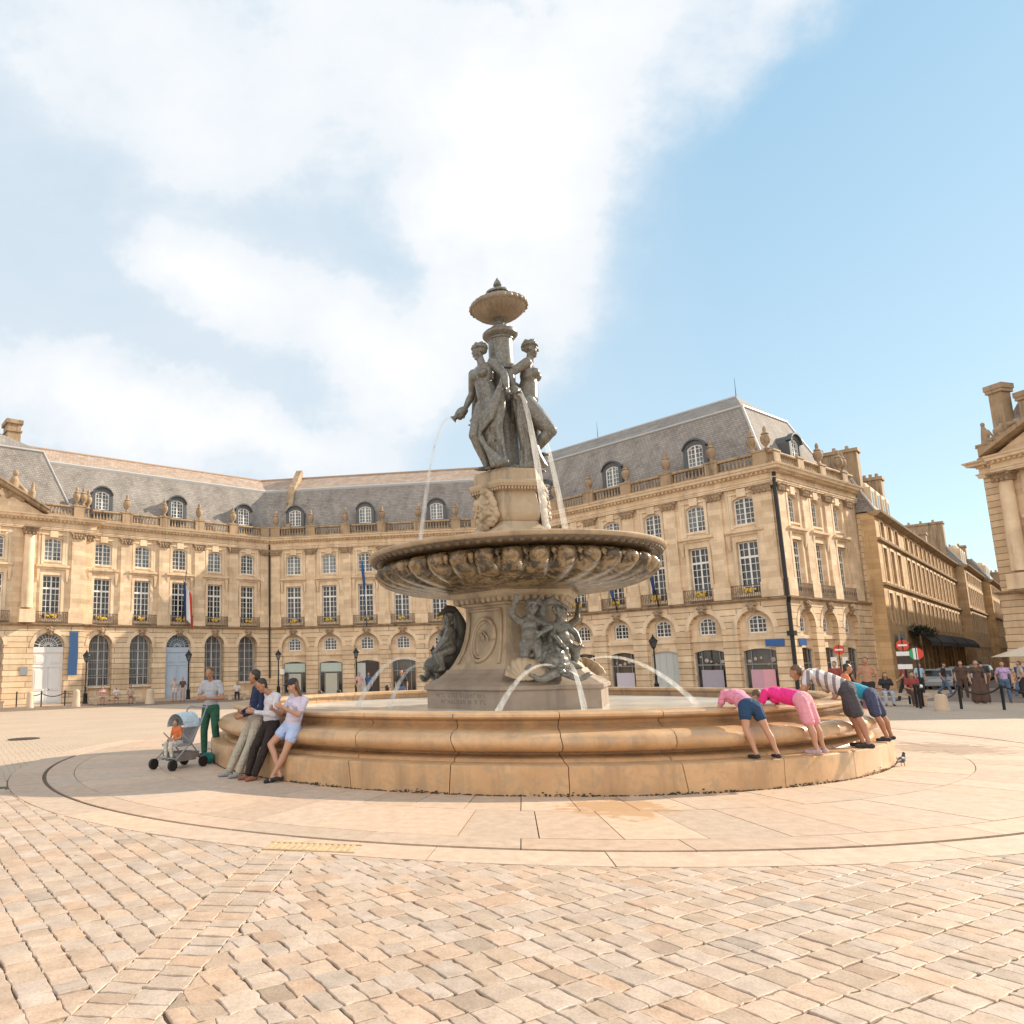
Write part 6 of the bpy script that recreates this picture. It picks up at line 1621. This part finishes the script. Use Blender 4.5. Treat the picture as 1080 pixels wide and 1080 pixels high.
def person(pose, H, loc, rz, label, top, bottom, hair='hair', skin='skin', btype='trousers', sleeve='short', hairlen=0, fine=True, cap=None, shoe=(.03, .03, .035), group=None, fem=False):
    k = H / 1.75; p = POSE[pose]; v = lambda t: Vector(t) * k
    root = thing('person', label, 'person', loc, rz, group)
    pel, ch, nk, hd = v(p['pel']), v(p['ch']), v(p['nk']), v(p['hd'])
    up_ = (ch - pel).normalized(); sx_ = Vector((1, 0, 0)); sx_ = (sx_ - up_ * sx_.dot(up_)).normalized(); f_ = up_.cross(sx_) * -1
    if f_.dot(Vector((0, -1, 0))) < 0 and pose[:4] != 'bend': f_ = -f_
    if pose[:4] == 'bend': f_ = -f_ if f_.z > 0 else f_
    Mx = Matrix((sx_, f_, up_)).transposed()
    SH = [ch + up_ * .09 * k + sx_ * s_ * (.175 if not fem else .155) * k for s_ in (-1, 1)]; HP = [pel + sx_ * s_ * .092 * k + up_ * -.03 * k for s_ in (-1, 1)]
    vx = .0115 if fine else .02
    def torso(m, g):
        m.ell(pel, (.165 * k + g, .118 * k + g, .125 * k + g), Mx); m.capsule(pel + up_ * .05 * k, pel.lerp(ch, .6), .122 * k + g, .125 * k + g, 14); m.ell(pel.lerp(ch, .92), (.158 * k + g, .112 * k + g, .165 * k + g), Mx)
        m.capsule(SH[0], SH[1], .058 * k + g, .058 * k + g)
        if fem:
            for s_ in (-1, 1): m.ell(ch + sx_ * s_ * .07 * k + f_ * .085 * k - up_ * .02 * k, (.06 * k + g, .055 * k + g, .058 * k + g))
    KN = [v(q) for q in p['kn']]; AN = [v(q) for q in p['an']]; EL = [v(q) for q in p['el']]; WR = [v(q) for q in p['wr']]
    m = MB(); torso(m, -.004)
    m.capsule(ch + up_ * .1 * k, nk.lerp(hd, .35), .058 * k, .05 * k)
    bk = -f_ if pose[:4] != 'bend' else Vector((0, 0, 1))
    feet = []
    for i in (0, 1):
        limb(m, [HP[i], HP[i].lerp(KN[i], .5), KN[i]], [.088 * k, .075 * k, .054 * k]); c_ = KN[i].lerp(AN[i], .33) + Vector((0, .018 * k, 0)); limb(m, [KN[i], c_, KN[i].lerp(AN[i], .75), AN[i]], [.054 * k, .057 * k, .037 * k, .034 * k])
        fd_ = Vector(((-.18, .18)[i], -1, 0)).normalized(); a = AN[i] + Vector((0, .03 * k, -.045 * k)); e = AN[i] + fd_ * .155 * k + Vector((0, 0, -.05 * k)); m.capsule(a, e, .036 * k, .028 * k); feet.append((a, e))
        limb(m, [SH[i], SH[i].lerp(EL[i], .5), EL[i]], [.052 * k, .046 * k, .038 * k]); limb(m, [EL[i], EL[i].lerp(WR[i], .35), WR[i]], [.038 * k, .038 * k, .025 * k])
        hand(m, WR[i], WR[i] - EL[i] + Vector((0, -.03, 0)), Vector(((1, -1)[i], 0, 0.2)), k, .5, .9, (1, -1)[i])
    P, Mh = headshape(m, hd, p['hf'], Vector((0, 0, 1)) if pose[:4] != 'bend' else Vector((0, -1, .5)), k)
    remesh(m, 'body', M[skin], root, vx if fine else .016, 3)
    # hair
    h = MB(); hf = Vector(p['hf']).normalized(); hu = Vector((0, 0, 1)) if pose[:4] != 'bend' else Vector((0, -1, .5)); hu = (hu - hf * hu.dot(hf)).normalized()
    h.ell(P(0, -.028, .045), (.079 * k, .088 * k, .078 * k), Mh); h.ell(P(0, -.045, .0), (.072 * k, .06 * k, .075 * k), Mh)
    if hairlen:
        for q in range(7):
            a = (q - 3) * .4; h.capsule(P(.07 * math.sin(a), -.05 - .02 * math.cos(a), .0), P(.075 * math.sin(a), -.07, -.06 - hairlen), .03 * k, .022 * k, 8)
    remesh(h, 'hair', M[hair], root, vx, 2)
    for s_ in ((-1, 1) if fine and pose[:4] != 'bend' else ()):
        e = MB(); e.ell(P(s_ * .029, .0745, .008), (.009 * k, .006 * k, .006 * k), Mh, 8, 6); e.build('eye', M['hair'], root, True)
    if cap:
        c_ = MB(); c_.ell(P(0, -.015, .055), (.084 * k, .097 * k, .075 * k), Mh); c_.ell(P(0, .10, .055), (.06 * k, .06 * k, .014 * k), Mh); remesh(c_, 'cap', cloth(*cap), root, vx, 2)
    # clothes
    t_ = MB(); torso(t_, .012)
    for i in (0, 1):
        if sleeve == 'long': limb(t_, [SH[i], SH[i].lerp(EL[i], .5), EL[i]], [.064 * k, .058 * k, .05 * k]); limb(t_, [EL[i], EL[i].lerp(WR[i], .93)], [.05 * k, .036 * k])
        elif sleeve == 'short': limb(t_, [SH[i], SH[i].lerp(EL[i], .62)], [.066 * k, .06 * k])
    remesh(t_, 'shirt', cloth(*top), root, vx, 3)
    b = MB(); g = .02
    b.ell(pel + up_ * -.01 * k, (.168 * k + g, .122 * k + g, .115 * k + g), Mx)
    for i in (0, 1):
        if btype == 'trousers': limb(b, [HP[i], HP[i].lerp(KN[i], .5), KN[i]], [.10 * k, .09 * k, .074 * k]); limb(b, [KN[i], KN[i].lerp(AN[i], .5), KN[i].lerp(AN[i], .95)], [.074 * k, .070 * k, .06 * k])
        elif btype == 'shorts': limb(b, [HP[i], HP[i].lerp(KN[i], .42)], [.105 * k, .10 * k])
        elif btype == 'long_shorts': limb(b, [HP[i], HP[i].lerp(KN[i], .85)], [.108 * k, .10 * k])
        elif btype == 'dress': limb(b, [HP[i], KN[i], KN[i].lerp(AN[i], .8)], [.13 * k, .15 * k, .17 * k])
    remesh(b, {'trousers': 'trousers', 'shorts': 'shorts', 'long_shorts': 'shorts', 'dress': 'skirt'}[btype], cloth(*bottom), root, vx, 3)
    for a, e in feet:
        s_ = MB(); s_.capsule(a + Vector((0, .0, .004)), e + Vector((0, 0, -.003)), .041 * k, .031 * k); remesh(s_, 'shoe', cloth('shoe_%d' % int(shoe[0] * 100), shoe), root, vx, 2)
    return root
def rim(al, r_, z): d = fdir(al); q = FM @ Vector((d[0] * r_, d[1] * r_, z)); return tuple(q)
LG = 'people leaning on the basin'
person('lean', 1.78, rim(-41.6, 6.90, .002), R(-43) + FROT - .10, 'man in navy jumper and cream trousers leaning back against the basin', ('navy', (.012, .02, .065)), ('cream_twill', (.42, .38, .31)), sleeve='long', shoe=(.30, .31, .33), skin='skin2')
person('lean2', 1.70, rim(-38.2, 6.86, .002), R(-39) + FROT - .05, 'person in white shirt and black trousers leaning between the navy jumper and the cap', ('white_shirt', (.62, .60, .66)), ('black_trousers', (.022, .014, .012)), sleeve='long', shoe=(.28, .12, .07), skin='skin2')
person('perch', 1.70, rim(-33.8, 6.80, .002), R(-36) + FROT, 'woman in dark cap and pale blue shorts perched on the basin, bare legs crossed', ('lilac_white_top', (.60, .55, .68)), ('pale_denim', (.42, .52, .78)), btype='shorts', cap=('dark_cap', (.035, .03, .035)), fem=True, hairlen=.12, hair='hair2')
person('hold', 1.80, (-3.04, 15.72, .002), R(-22), 'man in grey shirt and green trousers standing left of the basin with folded hands', ('grey_shirt', (.42, .42, .46)), ('dark_green', (.022, .105, .065)), hair='hair2', skin='skin2', shoe=(.05, .02, .015))
person('bend2', 1.42, rim(28.4, 6.60, .40), R(202) + FROT, 'child in pink top and navy shorts bending over the basin rim', ('rose_pink', (.72, .26, .36)), ('navy_shorts', (.015, .05, .12)), btype='shorts', fem=True, hairlen=.1, hair='hair2')
person('bend', 1.52, rim(37.6, 6.60, .40), R(226) + FROT, 'girl in bright pink top and pale pink shorts bending over the basin rim', ('hot_pink', (.78, .03, .24)), ('pale_pink', (.70, .30, .36)), btype='long_shorts', fem=True, hairlen=.12, hair='hair2', shoe=(.45, .36, .42))
person('bend3', 1.74, rim(48, 6.60, .40), R(238) + FROT, 'adult in white and grey striped shirt and dark shorts bending over the rim', ('pale_stripe', (.50, .46, .46)), ('dark_grey', (.06, .055, .065)), btype='long_shorts', hair='hair2', skin='skin2')
person('bend2', 1.5, rim(59, 6.60, .40), R(246) + FROT, 'child in turquoise shirt and dark shorts bending over the far right of the rim', ('turquoise', (.02, .28, .42)), ('dusk_blue', (.05, .06, .12)), btype='long_shorts', skin='skin2')
# striped shirt bands are woven: make it a striped cloth
sm = CL['pale_stripe']; tt = sm.node_tree; wv = tt.nodes.new('ShaderNodeTexWave'); wv.bands_direction = 'Y'; wv.inputs['Scale'].default_value = 3.2; tc2 = tt.nodes.new('ShaderNodeTexCoord'); tt.links.new(tc2.outputs['Object'], wv.inputs['Vector'])
rp = tt.nodes.new('ShaderNodeValToRGB'); rp.color_ramp.interpolation = 'CONSTANT'; rp.color_ramp.elements[0].color = (.60, .56, .55, 1); rp.color_ramp.elements[1].position = .6; rp.color_ramp.elements[1].color = (.20, .17, .18, 1); tt.links.new(wv.outputs['Fac'], rp.inputs[0]); tt.links.new(rp.outputs[0], tt.nodes['Principled BSDF'].inputs['Base Color'])
# pushchair with a toddler
sr = thing('pushchair', 'light folding pushchair with pale blue hood parked left of the basin', 'pushchair', (-3.28, 14.0, .002), R(-35))
b = MB()
for s_ in (-1, 1):
    b.tube([(s_ * .24, .42, 1.02), (s_ * .25, .30, .78), (s_ * .25, .02, .42), (s_ * .25, -.36, .12)], .013, 7); b.tube([(s_ * .25, .36, .12), (s_ * .25, .05, .45), (s_ * .24, -.15, .62)], .012, 7); b.tube([(s_ * .24, .42, 1.02), (s_ * .22, .48, 1.06), (s_ * .15, .50, 1.05)], .016, 7)
b.tube([(-.25, .3, .2), (.25, .3, .2)], .01, 6); b.tube([(-.25, -.3, .2), (.25, -.3, .2)], .01, 6); b.tube([(-.15, .50, 1.05), (.15, .50, 1.05)], .014, 7)
b.build('frame', M['sign_grey'], sr, True)
for s_ in (-1, 1):
    for y in (-.36, .36):
        b = MB(); b.rings([[(s_ * (.25 + dx), y + q * math.cos(2 * PI * kk / 16), .095 + q * math.sin(2 * PI * kk / 16)) for kk in range(16)] for q, dx in ((.06, -.03), (.095, -.025), (.095, .025), (.06, .03))]); wo = b.build('wheel', M['iron'], sr, True, angle=40)
b = MB(); b.rings([[(x, .14 + .22 * t, z + .42 * t) for x, z in ((-.2, .40), (.2, .40), (.19, .44), (-.19, .44))] for t in (0, .5, 1)]); b.box(-.2, .2, -.22, .14, .39, .43); b.build('seat', cloth('stroller_grey', (.32, .31, .33)), sr)
b = MB(); b.rings([[(.22 * math.cos(a), .30 - .42 * math.sin(t) , .72 + .24 * math.sin(a) * 1.1 * math.cos(t * .4)) for a in [PI * q / 10 for q in range(11)]] for t in [1.2 * j / 6 for j in range(7)]], False, False, closed=False); b.build('hood', cloth('pale_sky', (.50, .60, .66)), sr, True, recalc=False)
b = MB(); b.taper(0, .05, .13, .28, .17, .2, .21, .26); b.build('basket', cloth('basket_grey', (.26, .23, .22)), sr)
person('sit', .92, (-3.30, 13.98, .17), R(-35), 'toddler in orange top sitting in the pushchair', ('orange', (.62, .16, .05)), ('white_leggings', (.6, .58, .5)), fine=True, hair='hair2', shoe=(.02, .30, .30))
b = MB(); b.ell((0, 0, .14), (.2, .13, .14)); b.tube([(-.12, 0, .22), (-.08, 0, .36), (.08, 0, .36), (.12, 0, .22)], .015, 6); o = remesh(b, 'bag', cloth('teal_bag', (.02, .17, .16)), None, .014, 2); o.location = (-2.86, 14.55, .0); o.scale = (.75,) * 3; tag(o, 'small teal bag on the ground between the pushchair and the green trousers', 'bag')

# seated and standing people farther off
def far(pose, H, x, y, rz, label, top, bottom, z=None, **kw): return person(pose, H, (x, y, gz(x, y) if z is None else z), rz, label, top, bottom, fine=False, **kw)
def ledge(az):
    dx, dy = math.sin(az), math.cos(az); b_ = dx * FX + dy * FY; t = b_ + math.sqrt(b_ * b_ - (FX * FX + FY * FY - 6.52 ** 2)); x, y = dx * t, dy * t
    return x, y, math.atan2(x - FX, -(y - FY))
W_ = ('far_white', (.62, .58, .55)); PK = ('far_pink', (.60, .34, .32)); DK = ('far_dark', (.03, .028, .032)); BL = ('far_blue', (.04, .10, .24)); JN = ('far_jeans', (.09, .14, .24)); LJ = ('far_pale_jeans', (.45, .48, .55)); BG = ('far_beige', (.48, .38, .30)); RD = ('far_red', (.30, .06, .05)); LI = ('far_lilac', (.48, .34, .55)); BR = ('far_brown', (.10, .055, .04)); LB_ = ('far_light_blue', (.36, .47, .58)); OR = ('far_orange', (.62, .20, .08))
far('sit', 1.7, -18.0, 53.6, R(22), 'person in pink top sitting on the left of the bench', PK, W_, fem=True, btype='shorts')
far('sit', 1.66, -17.1, 53.9, R(18), 'person in white dress sitting in the middle of the bench', W_, BG, fem=True, btype='shorts')
far('sit', 1.72, -16.2, 54.2, R(22), 'person in beige sitting on the right of the bench', BG, PK, btype='shorts')
far('stand', 1.7, -13.6, 56.4, R(10), 'dark haired person in beige top standing before the blue door, on the left', BG, W_, btype='shorts')
far('stand', 1.74, -13.0, 56.4, R(-10), 'dark haired person in brown top standing before the blue door, on the right', BR, BG, btype='shorts')
far('sit', 1.75, -9.1, 57.1, R(10), 'person in white shirt sitting alone by the palace wall', W_, DK, z=gz(-9, 57))
x_, y_, r2_ = ledge(R(-1.4)); far('sit', 1.5, x_, y_, r2_, 'person in light blue shirt seated beyond the basin on the left', LB_, JN, z=.0)
far('stand', 1.75, .05, 52, R(15), 'person in pink standing before the dark doorway', PK, BG)
far('stand', 1.75, .7, 53, R(-10), 'person in blue standing before the dark doorway', BL, DK)
x_, y_, r2_ = ledge(R(2.2)); far('sit', 1.6, x_, y_, r2_, 'bare armed person in beige seated behind the far rim', BG, BR, z=.0, skin='skin2')
far('stand', 1.7, 1.9, 34, R(0), 'dark haired person in a dark top standing beyond the basin near the jets', DK, JN, skin='skin2')
x_, y_, r2_ = ledge(R(-2.8)); far('sit', 1.5, x_, y_, r2_, 'person in orange top seated beyond the basin at the far left', OR, BG, z=.0, hair='hair2')
for k, (x, t_, lab) in enumerate(((10.35, LB_, 'person in light blue seated beyond the far rim, left of the lamp foot'), (10.62, BR, 'brown haired person in brown seated beyond the far rim, right of the lamp foot'), (11.1, BG, 'person in beige seated beyond the far rim before the pale gate'), (11.62, ('magenta', (.62, .08, .36)), 'person in magenta seated beyond the far rim'))):
    x_, y_, r2_ = ledge(R((21.9, 22.6, 23.5, 24.7)[k])); far('sit', 1.3, x_, y_, r2_, lab, t_, JN, z=.06, hair='hair2' if k % 2 else 'hair')
far('stand', 1.78, 16.1, 24.2, R(-50), 'tall bare shouldered man standing behind the bending group', ('skin_tone_vest', (.45, .24, .15)), DK, skin='skin2', hair='hair2')
q_ = rim(76, 6.05, .60); far('sit', 1.35, q_[0], q_[1], R(76) + FROT, 'person in orange top sitting on the far right of the rim', OR, LI, z=.60, skin='skin2')
far('sit', 1.7, 20.6, 29.95, R(-25), 'woman with long dark hair, dark top and pale jeans sitting on the stone bench', DK, LJ, fem=True, hairlen=.25)
far('sit', 1.72, 21.4, 29.65, R(-20), 'person in dark red sitting beside the woman in pale jeans', RD, BR)
far('stand', 1.66, 26.3, 31.2, R(-40), 'person in lilac top and blue jeans standing at the right edge', LI, JN, fem=True)
far('stand', 1.72, 24.9, 30.8, R(-30), 'person in long dark brown dress standing before the street', BR, BR, btype='dress', fem=True)
far('stand', 1.74, 25.6, 31.4, R(160), 'person in dark clothes close behind the brown dress', DK, BR)
far('walk', 1.72, 23.9, 33.5, R(-120), 'person in dark clothes with red top walking at the mouth of the street', RD, DK)
far('walk', 1.7, 20.4, 31.8, R(60), 'person in white top walking behind the stone bench', W_, JN)
far('walk', 1.75, 18.6, 29.0, R(100), 'man in brown walking behind the bending group', BR, DK, skin='skin2')
far('stand', 1.7, 17.6, 28.2, R(-60), 'person in muted red standing left of the bench', RD, BG)
for k, (x, y, t_, lab) in enumerate(((29.5, 40.2, LB_, 'pedestrian in light blue beyond the no entry sign'), (31.2, 40.8, DK, 'pedestrian in black in the shade of the street'), (33.0, 40.6, BR, 'pedestrian in brown near the parked cars'), (34.6, 41.0, RD, 'pedestrian in dark red near the parked cars'), (32.8, 37.4, LI, 'pedestrian in pale violet before the cars'), (34.3, 36.6, DK, 'pedestrian in black at the foot of the pavilion'), (30.3, 35.0, BG, 'pedestrian in beige before the street'), (31.5, 36.4, BL, 'pedestrian in blue before the street'), (28.4, 36.0, BR, 'pedestrian in brown close to the no entry sign'), (33.4, 38.6, W_, 'pedestrian in white near the parasol'))):
    far('walk' if k % 2 else 'stand', 1.68 + .02 * (k % 5), x, y, R(40 * k), lab, t_, (DK, JN, BR)[k % 3], hair='hair2' if k % 3 == 0 else 'hair')
